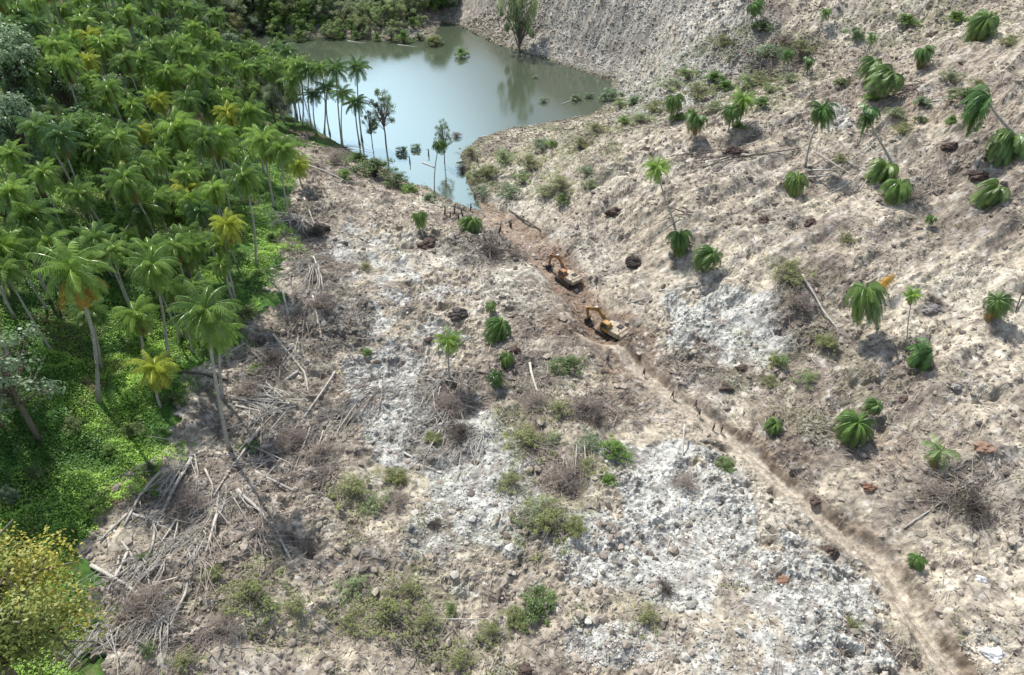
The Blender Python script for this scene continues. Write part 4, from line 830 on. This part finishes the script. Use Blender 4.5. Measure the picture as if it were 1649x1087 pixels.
for pts, w_, lb, *br in [
    ([(309, 739), (278, 795), (251, 851), (244, 889)], .20, 'long pale log rising from the crossed-log heap to the forest edge', 4), ([(290, 830), (252, 889)], .14, 'thin log crossing the foot of the long pale log', 0), ([(288, 837), (276, 891)], .12, 'short thin pole right of the long pale log', 0),
    ([(211, 828), (240, 838), (270, 852)], .17, 'log lying level above the crossed-log heap', 2), ([(205, 830), (161, 873)], .16, 'pale log pointing down to the golden tree', 2), ([(148, 912), (205, 945), (273, 1008)], .20, 'pale log running down through the heap of dead fronds', 5),
    ([(206, 891), (175, 954)], .15, 'pole standing across the heap of dead fronds', 2), ([(193, 897), (180, 962)], .11, 'thin pole beside the one across the dead fronds', 0), ([(383, 790), (420, 826), (445, 858), (481, 922)], .19, 'long curved pale log in the lower left', 2),
    ([(331, 757), (345, 793)], .13, 'short log beside the forest edge vines', 1), ([(375, 650), (425, 651), (479, 653)], .18, 'white log lying level right of the long palm trunk', 2), ([(392, 733), (430, 720), (486, 712)], .26, 'thick white log with a root end in the left debris', 4),
    ([(380, 655), (440, 668)], .13, 'grey log just under the level white log', 1), ([(505, 415), (515, 440), (522, 468)], .15, 'upper pale pole on the left slide edge', 0), ([(504, 478), (512, 520), (521, 566)], .16, 'lower pale pole on the left slide edge', 0),
    ([(578, 470), (588, 502)], .10, 'thin stick on the upper grey rubble', 0), ([(853, 586), (862, 625), (880, 666)], .20, 'bright white pole log left of the round green bush', 0), ([(1098, 704, 2.5), (1097, 753)], .13, 'upright white pole on the rubble below the track', 0),
    ([(727, 656), (686, 684)], .15, 'pale log poking out of the dark brush heap', 2), ([(708, 695), (684, 738)], .12, 'thin pale log below the dark brush heap', 1), ([(521, 695), (504, 753)], .11, 'thin pale stem in the fan of leaning stems', 0),
    ([(548, 668), (505, 735)], .11, 'longer stem in the fan of leaning stems', 1), ([(575, 650), (530, 715)], .10, 'uppermost stem in the fan of leaning stems', 1), ([(500, 690), (470, 770)], .10, 'lowest stem in the fan of leaning stems', 0),
    ([(1288, 455, 1.5), (1320, 500, .6), (1352, 538)], .17, 'white fallen trunk under the olive-grey crown on the ridge', 3), ([(1455, 852), (1520, 806), (1578, 770)], .10, 'thin white stem lying across the lower right slope', 2), ([(1648, 445, 2), (1634, 505)], .13, 'dark leaning pole beside the round crown at the right edge', 1),
    ([(600, 1000), (720, 999), (850, 998)], .10, 'very thin pale pole lying level near the bottom', 0), ([(1301, 276), (1349, 275)], .20, 'upper of two grey logs lying level on the right slope', 0), ([(1301, 287), (1343, 284)], .18, 'lower of two grey logs lying level on the right slope', 0),
    ([(480, 262), (520, 276), (563, 296)], .22, 'fallen palm trunk on the bank near the lakeside palms', 2), ([(395, 555), (350, 582)], .13, 'slanting stick against the foot of the leaning palm', 0), ([(290, 600), (330, 605), (368, 614)], .18, 'dark log under the yellow-green palm', 3),
    ([(1500, 165), (1555, 158)], .15, 'log lying by the leafy green bush', 0), ([(1060, 470), (1125, 462)], .16, 'greenish log lying right of the excavators', 0), ([(640, 300), (665, 325)], .14, 'dark log on the outlet bank', 1), ([(820, 340), (870, 372)], .2, 'dark log along the channel below the outlet', 2),
    ([(1490, 245), (1530, 222)], .14, 'grey stick beside the brown boulder high on the right', 1), ([(440, 833), (510, 815)], .1, 'thin stick right of the curved pale log', 0), ([(940, 560), (962, 600)], .1, 'pale stick behind the round green bush', 0), ([(1190, 255), (1290, 240)], .13, 'dark root log on the bench edge', 2), ([(1480, 320), (1540, 290)], .12, 'bare grey branch right of the dark crowns', 3),
    ([(945, 775), (940, 720, 1)], .10, 'upright stem in the tall bundle of dead stems', 1), ([(925, 790), (928, 725, 1)], .10, 'left stem in the tall bundle of dead stems', 1), ([(480, 600), (425, 640), (400, 690)], .2, 'thick trunk slanting down from the dark soil to the white logs'), ([(440, 540), (490, 600), (500, 640)], .18, 'grey trunk below the grassy bank, pointing down right'), ([(455, 470), (470, 530)], .18, 'trunk left of the lower pale pole'), ([(410, 760), (470, 790), (540, 800)], .17, 'trunk running level under the thick white log'),
    ([(320, 880), (300, 960), (262, 1035)], .17, 'long pale trunk down the left side below the green shrub'), ([(180, 850), (215, 900), (235, 960)], .17, 'trunk crossing behind the heap of dead fronds'), ([(350, 830), (330, 900)], .16, 'trunk left of the long curved log, lower down'), ([(260, 760), (225, 800), (200, 850)], .18, 'trunk along the rim of the vine bank'),
    ([(420, 690), (370, 760), (345, 800)], .17, 'trunk from the dark green bush down to the crossed logs'), ([(540, 600), (500, 660), (470, 700)], .15, 'trunk at the top of the leaning stems'), ([(490, 320), (510, 370)], .17, 'short trunk at the very top of the slide edge'), ([(210, 960), (260, 940), (310, 925)], .16, 'trunk lying across the pale frond fan'),
    ([(120, 1000), (165, 1040)], .15, 'pale trunk half under the golden tree'), ([(650, 730), (700, 760)], .13, 'pale trunk on the grey rubble below the brush'), ([(770, 600), (830, 615)], .14, 'dark trunk left of the bright white pole log'), ([(1010, 490), (1050, 480)], .14, 'short log above the second excavator'),
    ([(300, 742), (345, 720)], .15, 'broken branch at the top of the long pale log', 3), ([(247, 985), (215, 1040)], .1, 'dry stem under the heap of dead fronds', 2)]:
    log(pts, w_, lb, m=M_BARKD if 'dark' in lb.split(' ')[0] else M_LOG, branch=br[0] if br else 1)

def boulder(px, py, r_px, label, name='boulder', col=(.10, .075, .06), seed=0, cat='boulder', sz=.8, group=None):
    P = at(px, py + r_px * .5); dep = float(proj(P.x, P.y, P.z)[2]); rr = r_px / F * dep
    bm = bmesh.new(); bmesh.ops.create_icosphere(bm, subdivisions=4, radius=1); co = np.array([v.co[:] for v in bm.verts]); rs = seed * 7.7
    d = 1 + .7 * fbm(co[:, 0] * 1.2 + rs, co[:, 1] * 1.2 + co[:, 2] * .9 + rs, 401, 3) + .22 * fbm(co[:, 0] * 5 + rs, co[:, 2] * 5 + co[:, 1] * 3, 411, 3)
    co = co * d[:, None] * np.array([1.1, .9, sz])
    for v, c in zip(bm.verts, co): v.co = Vector(c) * rr
    me = bpy.data.meshes.new(name); bm.to_mesh(me); bm.free()
    a = me.color_attributes.new('tint', 'FLOAT_COLOR', 'POINT'); c4 = np.ones((len(co), 4), np.float32); c4[:, :3] = np.array(col) * (1 + .5 * fbm(co[:, 0] * 3, co[:, 1] * 3 + co[:, 2] * 3, 421, 2))[:, None]; a.data.foreach_set('color', c4.ravel())
    me.materials.append(M_ROCK); o = link(name, me, None, P); tag(o, label, cat, group)
BR = (.085, .06, .05)
for i, (px, py, r_, lb, col) in enumerate([
    (991, 336, 13, 'dark earthy boulder alone on the slope above the channel', BR), (1022, 418, 13, 'black round boulder above the first excavator', (.04, .033, .03)), (1180, 238, 13, 'brown boulder on the edge of the bench', BR), (1575, 275, 15, 'reddish brown boulder right of the dark crowns', BR),
    (1530, 230, 12, 'brown lump above the reddish boulder', BR), (738, 500, 12, 'dark lump on the grey rubble left of the channel', (.07, .06, .055)), (690, 388, 13, 'reddish dark lump below the small outlet palm', BR), (1498, 490, 13, 'grey pile right of the small thin-trunked palm', (.2, .18, .17)),
    (1585, 715, 14, 'brown stone on the lower right slope', (.22, .14, .1)), (1602, 1048, 16, 'white angular boulder at the lower right edge', (.5, .5, .5)), (1578, 930, 8, 'small white stone on the lower right slope', (.5, .5, .5)), (515, 362, 13, 'dark overhanging lump on the upper left slide edge', (.07, .06, .05)),
    (1170, 620, 9, 'dark wet clod in the hollow above the track', BR), (1260, 930, 11, 'rust-brown clod on the pale rubble', (.2, .12, .08)), (845, 1072, 13, 'dark clod at the bottom edge', BR), (1130, 958, 5, 'tiny white stone near the dark reddish dead bush', (.55, .53, .5)), (1040, 238, 8, 'dark clod above the upright green palm', BR),
    (690, 545, 7, 'dark stone left of the upright short-trunk palm', BR), (1195, 590, 9, 'dark clod on the rim of the hollow', BR), (830, 560, 8, 'reddish clod on the debris left of the excavators', BR), (1313, 800, 9, 'brown clod beside the dirt track', BR), (1330, 880, 12, 'dark brown clod left of the dirt track', BR),
    (1240, 790, 7, 'small clod on the left edge of the dirt track', BR), (1400, 780, 9, 'reddish clod on the bank right of the dirt track', (.16, .09, .06)), (1540, 620, 7, 'grey stone under the bright green crown', (.25, .23, .21)), (1455, 640, 8, 'dark stone right of the small yellowing crown', BR), (1230, 350, 10, 'dark clod left of the round green crown', BR), (1305, 355, 10, 'dark flat clod under the grey logs', BR)]):
    boulder(px, py, r_, lb, col=col, seed=i, sz=.7, group='boulders and clods')
def brush(px, py, ang, spread, length, n, label, m=M_TWIG, w=.05):
    P = at(px, py); dep = float(proj(P.x, P.y, P.z)[2]); LL = length / F * dep; rg_ = random.Random(int(px * 3 + py)); e = empty('brush_heap', P); tag(e, label, 'brush heap', 'heaps of dead stems')
    mb = MB(); tw = mb
    for k in range(n):
        a = R(ang + rg_.gauss(0, spread * 1.35 + 6)); o_ = Vector((rg_.gauss(0, LL * .14), rg_.gauss(0, LL * .12), rg_.uniform(.1, .5))); l = LL * rg_.uniform(.2, 1.0) ** .8
        e1 = o_ + Vector((math.cos(a) * l, math.sin(a) * l * 1.15, 0)); hz = H1(P.x + e1.x, P.y + e1.y) - P.z + rg_.uniform(.1, .7); e1.z = hz
        mid = o_.lerp(e1, rg_.uniform(.35, .65)) + Vector((rg_.gauss(0, LL * .06), rg_.gauss(0, LL * .06), .25)); mid.z = max(mid.z, H1(P.x + mid.x, P.y + mid.y) - P.z + .15)
        mb.tube([o_, mid, e1], [w * rg_.uniform(.7, 1.4), w * .9, w * .3], 4, cap=False)
        for j in range(3):
            q = o_.lerp(e1, rg_.random()); q.z = mid.z; v = Vector((rg_.uniform(-1, 1), rg_.uniform(-1, 1), rg_.uniform(-.3, .7))) * LL * .12; tw.tube([q, q + v], [w * .5, w * .15], 3, cap=False)
    mb.build('stems', m, e)
for a in [(268, 985, 250, 22, 95, 46, 'fan of pale dead palm fronds spreading down at lower left', M_LOG, .05), (215, 945, 235, 40, 70, 26, 'tangle of dead fronds on the left of the pale fan', M_TWIG, .05), (560, 660, 232, 12, 120, 40, 'long leaning dead stems sweeping down left of the grey rubble', M_LOG, .05), (500, 700, 240, 25, 90, 34, 'brown leaning stems beside the long sweeping ones', M_TWIG, .06),
          (300, 745, 235, 25, 100, 26, 'dead branches fanning from the top of the long pale log', M_LOG, .06), (410, 650, 10, 30, 90, 26, 'grey branches around the level white log', M_LOG, .06), (400, 720, 5, 50, 90, 26, 'mixed pale branches round the thick white log', M_TWIG, .07), (725, 655, 225, 25, 85, 26, 'pale sticks poking out of the dark central brush', M_LOG, .06),
          (740, 640, 80, 40, 60, 30, 'brown twigs standing round the foot of the upright palm', M_TWIG, .05), (930, 790, 92, 9, 95, 30, 'tall upright bundle of dead stems in mid rubble', M_TWIG, .06), (470, 400, 290, 30, 80, 26, 'dark sticks at the upper left slide edge', M_TWIG, .07), (490, 500, 280, 25, 80, 26, 'sticks on the dark soil by the lower pale pole', M_TWIG, .06),
          (440, 600, 200, 50, 80, 30, 'brown brush below the grassy bank', M_TWIG, .07), (1560, 790, 170, 40, 110, 40, 'purple-grey twigs of the lower right thicket', M_TWIG, .05), (1280, 450, 300, 25, 90, 30, 'bare twigs round the white fallen trunk', M_TWIG, .05), (640, 1000, 20, 50, 80, 24, 'dry sticks behind the thin level pole', M_TWIG, .05),
          (420, 860, 330, 50, 90, 30, 'scattered pale sticks around the curved log', M_TWIG, .06), (330, 900, 260, 50, 80, 30, 'pinkish dead sticks between the logs at lower left', M_TWIG, .06), (250, 830, 260, 30, 70, 22, 'thin pale stems under the level log', M_LOG, .05), (540, 240, 320, 30, 60, 22, 'dead fronds on the bank below the lakeside palms', M_TWIG, .08),
          (1490, 300, 20, 40, 70, 22, 'bare twigs right of the dark drooping pair', M_TWIG, .06), (860, 630, 290, 30, 60, 22, 'twigs beside the bright white pole log', M_TWIG, .05), (780, 400, 20, 60, 60, 26, 'dark roots in the hollow near the outlet', M_BARKD, .09), (960, 650, 250, 50, 70, 30, 'grey twigs under the round green bush', M_TWIG, .06)]:
    brush(*a)
for a in [(232, 905, 245, 14, 110, 30, 'long white stems crossing the small dark green bush', M_LOG, .09), (300, 870, 250, 18, 100, 26, 'long pale stems right of the crossed logs', M_LOG, .08), (365, 800, 255, 30, 90, 24, 'pale stems left of the curved log', M_LOG, .08), (455, 650, 190, 22, 100, 22, 'level grey trunks piled by the leaning palm foot', M_LOG, .12),
          (470, 560, 245, 25, 90, 24, 'pale slanting stems on the dark soil below the grassy bank', M_LOG, .09), (500, 430, 255, 22, 85, 22, 'slanting stems beside the upper pale pole', M_LOG, .09), (485, 350, 265, 25, 70, 20, 'stems at the top of the slide edge', M_LOG, .09), (600, 620, 235, 12, 130, 26, 'brown sweeping stems crossing onto the grey rubble', M_TWIG, .08),
          (530, 760, 215, 20, 110, 26, 'dry stems trailing below the olive shrub', M_TWIG, .07), (180, 1010, 260, 30, 80, 30, 'dead stems beside the golden tree', M_LOG, .07), (330, 1030, 230, 40, 90, 26, 'yellowish dry stems at the lower left', M_TWIG, .06), (430, 745, 200, 30, 100, 24, 'pale roots and stems below the thick white log', M_LOG, .08),
          (700, 620, 210, 25, 90, 30, 'grey stems lying left of the upright palm', M_LOG, .07), (760, 700, 240, 20, 90, 26, 'grey stems below the dark central brush', M_LOG, .06), (850, 720, 260, 40, 70, 24, 'twigs under the wide olive thicket', M_TWIG, .06), (1210, 248, 175, 10, 130, 9, 'dark roots trailing along the bench edge', M_BARKD, .14),
          (1400, 285, 185, 25, 90, 9, 'grey fallen stems between the round crowns', M_LOG, .12), (1480, 140, 190, 30, 80, 12, 'dark stems on the upper right slope', M_BARKD, .13), (1240, 110, 200, 40, 70, 14, 'dark broken stems below the scarp', M_BARKD, .14), (1110, 345, 195, 25, 70, 8, 'dark roots right of the lone upright palm foot', M_BARKD, .1)]:
    brush(*a)
for k, px, py, r, lb in [('bush', 120, 680, 26, 'dark bush in the middle of the vine-covered bank'), ('freshbush', 180, 720, 22, 'bright bush on the vines above the bare notch'), ('bush', 60, 760, 30, 'dark bush on the vines above the golden tree'), ('freshbush', 30, 640, 26, 'pale green bush under the grey-green edge tree'),
        ('bush', 215, 690, 24, 'bush right of the two bank bushes, near the yellow-green palm'), ('greybush', 15, 790, 24, 'grey-green bush at the left edge over the golden tree'), ('freshbush', 150, 810, 24, 'bright bush at the lower tip of the vine bank'), ('bush', 245, 750, 20, 'dark bush at the right rim of the vine bank'),
        ('freshbush', 420, 440, 22, 'bright bush at the right rim of the upper grassy bank'), ('bush', 400, 500, 22, 'dark bush low on the upper grassy bank'), ('freshbush', 440, 380, 18, 'small bright bush high on the upper grassy bank'), ('bush', 280, 640, 22, 'dark undergrowth right of the yellow-green palm')]:
    plant_px(k, px, py, r, 'bank_bush', lb, 'shrub', 'bushes on the green bank', base_off=.4, sz=.8)
for pts, lb in [([(735, 262), (752, 258)], 'short driftwood log in the middle of the outlet'), ([(680, 262), (700, 270)], 'driftwood log left of the lone palm snag'), ([(770, 222), (800, 216)], 'driftwood along the right lip of the outlet'), ([(850, 203), (880, 201)], 'pale driftwood on the near lake edge'), ([(560, 66), (590, 70)], 'driftwood floating before the far scrub'), ([(640, 72), (672, 76)], 'second driftwood piece before the far scrub, further right'), ([(905, 168), (925, 160)], 'driftwood beside the drowned bushes')]:
    log(pts, .2, lb, lift=.02, name='driftwood', group='driftwood on the lake')
mbk = None
for i, (px, py) in enumerate([(716, 345), (724, 350), (731, 343), (738, 352), (745, 347), (757, 340), (805, 372), (822, 366), (1318, 12), (1290, 70), (660, 262), (690, 250), (768, 262)]):
    P = at(px, py); rg = random.Random(i); mb = MB(); hh = rg.uniform(1.2, 2.6); lean = Vector((rg.uniform(-.5, .5), rg.uniform(-.3, .3), hh))
    mb.tube([(0, 0, -.3), lean * .5 + Vector((.05, 0, 0)), lean], [.22, .17, .11], 7)
    for k in range(3): a = rg.uniform(0, 6.28); mb.tube([lean * .7, lean * .8 + Vector((math.cos(a), math.sin(a), .5)) * .5], [.07, .02], 4)
    o = mb.build('stump', M_BARKD, None, smooth=True); o.location = P
    tag(o, (['leftmost splintered stump below the lake outlet', 'second outlet stump from the left', 'third outlet stump from the left', 'fourth outlet stump from the left', 'fifth outlet stump from the left', 'rightmost outlet stump, nearest the water', 'stump left of the people by the channel', 'stump right of the people by the channel', 'thin stump at the very top edge', 'thin stump left of the dark high palm', 'left stump at the outlet water edge', 'middle stump at the outlet water edge', 'stump on the right bank of the outlet'][i]), 'stump', ['outlet stumps', 'channel stumps', 'top edge stumps', 'shore stumps'][0 if i < 6 else (1 if i < 8 else (2 if i < 10 else 3))])

# ------------------------------------------------------------------ excavators
M_YEL = mat('machine_yellow', (.30, .18, .06), .7, vary=.5, scale=1.2, spec=.3); M_ORG = mat('machine_orange', (.27, .13, .06), .7, vary=.5, scale=1.2, spec=.3); M_WHT = mat('machine_cream', (.33, .27, .20), .7, vary=.4, scale=1.2, spec=.3)
M_STEEL = mat('track_steel', (.045, .04, .037), .6, metal=.4, vary=.3); M_GLASS = mat('cab_glass', (.02, .03, .035), .08, spec=.8); M_ROD = mat('piston_rod', (.6, .6, .6), .25, metal=.9)
def excavator(pos, head, label, boomm, housem, reach):
    e = empty('excavator', pos, head); tag(e, label, 'excavator', 'excavators cutting the drainage channel')
    for sy in (-1, 1):
        y0, y1 = sy * 1.05, sy * 1.6; prof = []
        for k in range(9): a = math.pi / 2 + math.pi * k / 8; prof.append((-1.75 + .46 * math.cos(a), .47 + .46 * math.sin(a)))
        for k in range(9): a = -math.pi / 2 + math.pi * k / 8; prof.append((1.75 + .46 * math.cos(a), .47 + .46 * math.sin(a)))
        mb = MB(); mb.prism(prof, min(y0, y1), max(y0, y1))
        for k in range(13):
            x = -1.8 + k * .3; mb.box((x, (y0 + y1) / 2, .955), (.09, .6, .05)); mb.box((x, (y0 + y1) / 2, .0), (.09, .6, .05))
        tr = mb.build('track', M_STEEL, e)
        for k in range(6):
            mb = MB(); x = -1.75 + k * .7; yy = sy * 1.64
            mb.prism([(x + .2 * math.cos(a), .42 + .2 * math.sin(a)) for a in [2 * math.pi * j / 12 for j in range(12)]], yy - .03, yy + .03); mb.build('roller', M_ROD if 0 else M_BARKD, tr)
    mb = MB(); mb.box((0, 0, .62), (2.6, 2.1, .35)); mb.prism([(.65 * math.cos(a), .9 + .12 * math.sin(a)) for a in [2 * math.pi * j / 12 for j in range(12)]], -.6, .6); mb.build('undercarriage', M_STEEL, e, bevel=.03)
    mb = MB(); mb.prism([(-2.3, 1.1), (1.3, 1.1), (1.3, 1.75), (.3, 2.0), (-2.2, 2.05)], -1.35, -.1 + .0); mb.prism([(-2.3, 1.1), (-.25, 1.1), (-.25, 2.02), (-2.2, 2.05)], -.095, 1.35)
    mb.build('engine_housing', housem, e, bevel=.06)
    mb = MB(); k = [(-2.35, 1.05), (-2.9, 1.2), (-2.95, 1.85), (-2.35, 2.12)]; mb.prism(k, -1.33, 1.33); mb.build('counterweight', housem, e, bevel=.1)
    mb = MB(); mb.prism([(-.2, 1.12), (1.45, 1.12), (1.55, 1.9), (1.2, 2.85), (-.15, 2.9)], .35, 1.33); cb = mb.build('cab', boomm, e, bevel=.06)
    mb = MB(); mb.prism([(0, 1.85), (1.35, 1.85), (1.08, 2.7), (0, 2.72)], 1.325, 1.35); mb.build('window', M_GLASS, cb)
    mb = MB(); mb.quad((1.555, .45, 1.9), (1.555, 1.23, 1.9), (1.255, 1.23, 2.74), (1.255, .45, 2.74)); mb.box((1.43, .84, 2.32), (.05, .78, .8), Matrix.Rotation(-.34, 3, 'Y')); mb.build('windscreen', M_GLASS, cb)
    mb = MB(); mb.box((-1.2, -.6, 2.12), (.9, .9, .16)); mb.tube([(-1.7, .5, 2.0), (-1.7, .5, 2.55)], [.07, .07], 8); mb.build('exhaust', M_STEEL, e)
    # boom, stick, bucket
    A = Vector((1.1, -.15, 1.55)); K = Vector((3.1, -.15, 4.2 if reach else 3.6)); Bt = Vector((5.4, -.15, 3.5 if reach else 2.7)); Ct = Vector((5.9 if reach else 5.0, -.15, .9)); D = Ct + Vector((-.2, 0, -.7))
    def arm(nm, P, hw, m, par):
        mb = MB(); n = len(P)
        for sy in (-1, 1): pass
        up_ = []; dn = []
        for i, p in enumerate(P):
            tg = (P[min(i + 1, n - 1)] - P[max(i - 1, 0)]).normalized(); nn = Vector((-tg.z, 0, tg.x)); up_.append(p + nn * hw[i]); dn.append(p - nn * hw[i])
        prof = [(p.x, p.z) for p in up_] + [(p.x, p.z) for p in reversed(dn)]; mb.prism(prof, P[0].y - .19, P[0].y + .19); return mb.build(nm, m, par, bevel=.03)
    arm('boom', [A, A.lerp(K, .6) + Vector((-.15, 0, .1)), K, Bt], [.2, .38, .4, .2], boomm, e); arm('stick', [Bt + Vector((-.7, 0, .5)), Bt, Ct], [.12, .28, .14], boomm, e)
    mb = MB(); mb.tube([A + Vector((.3, .33, -.2)), A.lerp(K, .55) + Vector((.2, .33, -.1))], [.09, .09], 8); mb.tube([A + Vector((.3, -.33, -.2)), A.lerp(K, .55) + Vector((.2, -.33, -.1))], [.09, .09], 8); mb.tube([K + Vector((-.1, 0, .5)), Bt + Vector((-.65, 0, .5))], [.08, .08], 8); mb.build('hydraulic_ram', M_ROD, e, smooth=True)
    mb = MB(); bk = [(Ct.x + .1, Ct.z + .15), (Ct.x + .45, Ct.z - .3), (Ct.x + .25, Ct.z - .95), (Ct.x - .4, Ct.z - 1.15), (Ct.x - .95, Ct.z - .85), (Ct.x - .35, Ct.z - .75), (Ct.x + .0, Ct.z - .45), (Ct.x - .15, Ct.z)]
    mb.prism(bk, -.75, .45)
    for k in range(5): mb.box((Ct.x - 1.02, -.65 + k * .25, Ct.z - .82), (.22, .08, .08))
    mb.build('bucket', M_STEEL, e)
    return e
for pb, pf, lb, bm_, hm_, rc in [((914, 455), (868, 425), 'orange and cream excavator in the channel nearer the lake', M_ORG, M_WHT, True), ((984, 541), (935, 512), 'yellow and cream excavator at the head of the dirt track', M_YEL, M_WHT, False)]:
    P = at(*pb); Q_ = at(*pf); P.z += .12; e_x = excavator(P, math.atan2(Q_.y - P.y, Q_.x - P.x), lb, bm_, hm_, rc); e_x.scale = (1.15,) * 3 if not rc else (1.05,) * 3

# ------------------------------------------------------------------ people
M_SKIN = mat('skin', (.20, .11, .07), .6); M_HAIR = mat('black_hair', (.01, .009, .008), .5)
def skinned(name, joints, edges, m, parent, sub=1):
    me = bpy.data.meshes.new(name); me.from_pydata([j[0] for j in joints], edges, []); o = bpy.data.objects.new(name, me); COL.objects.link(o)
    md = o.modifiers.new('s', 'SKIN'); sv_ = me.skin_vertices[0].data
    for i, j in enumerate(joints): sv_[i].radius = (j[1], j[2] if len(j) > 2 else j[1])
    sv_[0].use_root = True; md.use_smooth_shade = True
    s2 = o.modifiers.new('b', 'SUBSURF'); s2.levels = sub; s2.render_levels = sub
    dg = bpy.context.evaluated_depsgraph_get(); me2 = bpy.data.meshes.new_from_object(o.evaluated_get(dg)); bpy.data.objects.remove(o)
    me2.name = name; me2.materials.clear(); me2.materials.append(m); return link(name, me2, parent)
def person(px, py, face, shirt, trou, label, step=0, armup=0, hat=None):
    P = at(px, py); e = empty('person', P, face); tag(e, label, 'person', 'people walking on the track')
    J = [((0, 0, .95), .13, .10), ((0, 0, 1.15), .115, .085), ((0, 0, 1.36), .15, .095), ((0, 0, 1.47), .055), ((.01, 0, 1.56), .07), ((.015, 0, 1.64), .088, .095), ((0, 0, 1.70), .07)]
    E = [(0, 1), (1, 2), (2, 3), (3, 4), (4, 5), (5, 6)]
    def add(par, co, *r): J.append((co, *r)); E.append((par, len(J) - 1)); return len(J) - 1
    leg = {}
    for sy in (-1, 1):
        st = step * sy; hp = add(0, (0, .1 * sy, .88), .09); kn = add(hp, (st * .45 + .05, .11 * sy, .49), .062); an = add(kn, (st, .11 * sy, .08), .043); add(an, (st + .13, .12 * sy, .035), .038)
        sh = add(2, (0, .19 * sy, 1.40), .055); up = armup if sy > 0 else 0
        el = add(sh, (-.25 * st + .25 * up, .25 * sy, 1.13 + .1 * up), .042); wr = add(el, (-.35 * st + .12 + .3 * up, .25 * sy, .89 + .4 * up), .028); pm = add(wr, (-.35 * st + .14 + .36 * up, .25 * sy, .81 + .45 * up), .034)
        x0, z0 = J[pm][0][0], J[pm][0][2]
        for k in range(4):
            fy = .25 * sy + (k - 1.5) * .019; kx = add(pm, (x0 + .02, fy, z0 - .045), .010); add(kx, (x0 + .045, fy, z0 - .075 + .006 * abs(k - 1.5)), .008)
        th = add(pm, (x0 + .045, .25 * sy - .02 * sy, z0 + .0), .011); add(th, (x0 + .07, .25 * sy - .02 * sy, z0 - .03), .009)
        leg[sy] = (hp, kn, an, sh, el)
    skinned('body', J, E, M_SKIN, e)
    S = [((0, 0, .93), .155, .12), ((0, 0, 1.15), .14, .11), ((0, 0, 1.37), .17, .115), ((0, 0, 1.45), .07)]; SE = [(0, 1), (1, 2), (2, 3)]
    for sy in (-1, 1):
        a, b_ = J[leg[sy][3]][0], J[leg[sy][4]][0]; m_ = tuple(Vector(a).lerp(Vector(b_), .6)); S.append((a, .075)); SE.append((2, len(S) - 1)); S.append((m_, .065)); SE.append((len(S) - 2, len(S) - 1))
    skinned('shirt', S, SE, mat('shirt_cloth', shirt, .85), e)
    T = [((0, 0, .96), .15, .12)]; TE = []
    for sy in (-1, 1):
        q = [J[i][0] for i in leg[sy][:3]]; T += [(q[0], .105), (q[1], .08), ((q[2][0], q[2][1], q[2][2] + .05), .06)]; n = len(T); TE += [(0, n - 3), (n - 3, n - 2), (n - 2, n - 1)]
    skinned('trousers', T, TE, mat('trouser_cloth', trou, .9), e)
    bm = bmesh.new(); bmesh.ops.create_uvsphere(bm, u_segments=12, v_segments=8, radius=.105, matrix=Matrix.Translation((-.012, 0, 1.685)))
    bmesh.ops.delete(bm, geom=[v for v in bm.verts if v.co.z < 1.66 and v.co.x > -.03 or v.co.z < 1.61], context='VERTS'); me = bpy.data.meshes.new('hair'); bm.to_mesh(me); bm.free(); me.materials.append(mat('hat_cloth', hat, .8) if hat else M_HAIR); link('hat' if hat else 'hair', me, e)
    mb = MB(); mb.box((.112, 0, 1.63), (.03, .022, .04)); mb.build('nose', M_SKIN, e, bevel=.006)
DK = (.02, .022, .03)
for a in [(978, 584, 1.9, (.025, .025, .03), DK, 'person in dark clothes standing on the orange spoil left of the track', .05, 0), (1036, 606, -1.0, (.05, .015, .015), DK, 'person in a dark red top walking nearest the second excavator', .2, 0),
          (1082, 642, 2.2, (.02, .02, .02), DK, 'person in black walking up the middle of the track alone', .25, 0), (1119, 657, 2.3, (.09, .09, .1), DK, 'person in a grey top at the back of the walking pair', .2, 0), (1125, 672, 2.3, (.02, .02, .03), (.03, .03, .04), 'person in black at the front of the walking pair', .22, 0),
          (1148, 694, 2.6, (.02, .025, .02), DK, 'left one of two people standing at the lower edge of the track', .04, 0), (1161, 697, 2.9, (.015, .015, .02), DK, 'right one of two people standing at the lower edge of the track', .05, .3),
          (804, 378, .5, (.12, .03, .03), DK, 'person standing beside the channel below the lake outlet', .05, 0), (823, 368, 1.0, (.03, .03, .03), DK, 'second person by the channel, nearer the logs', .1, 0)]:
    person(*a)

print('t script', time.time() - T0)
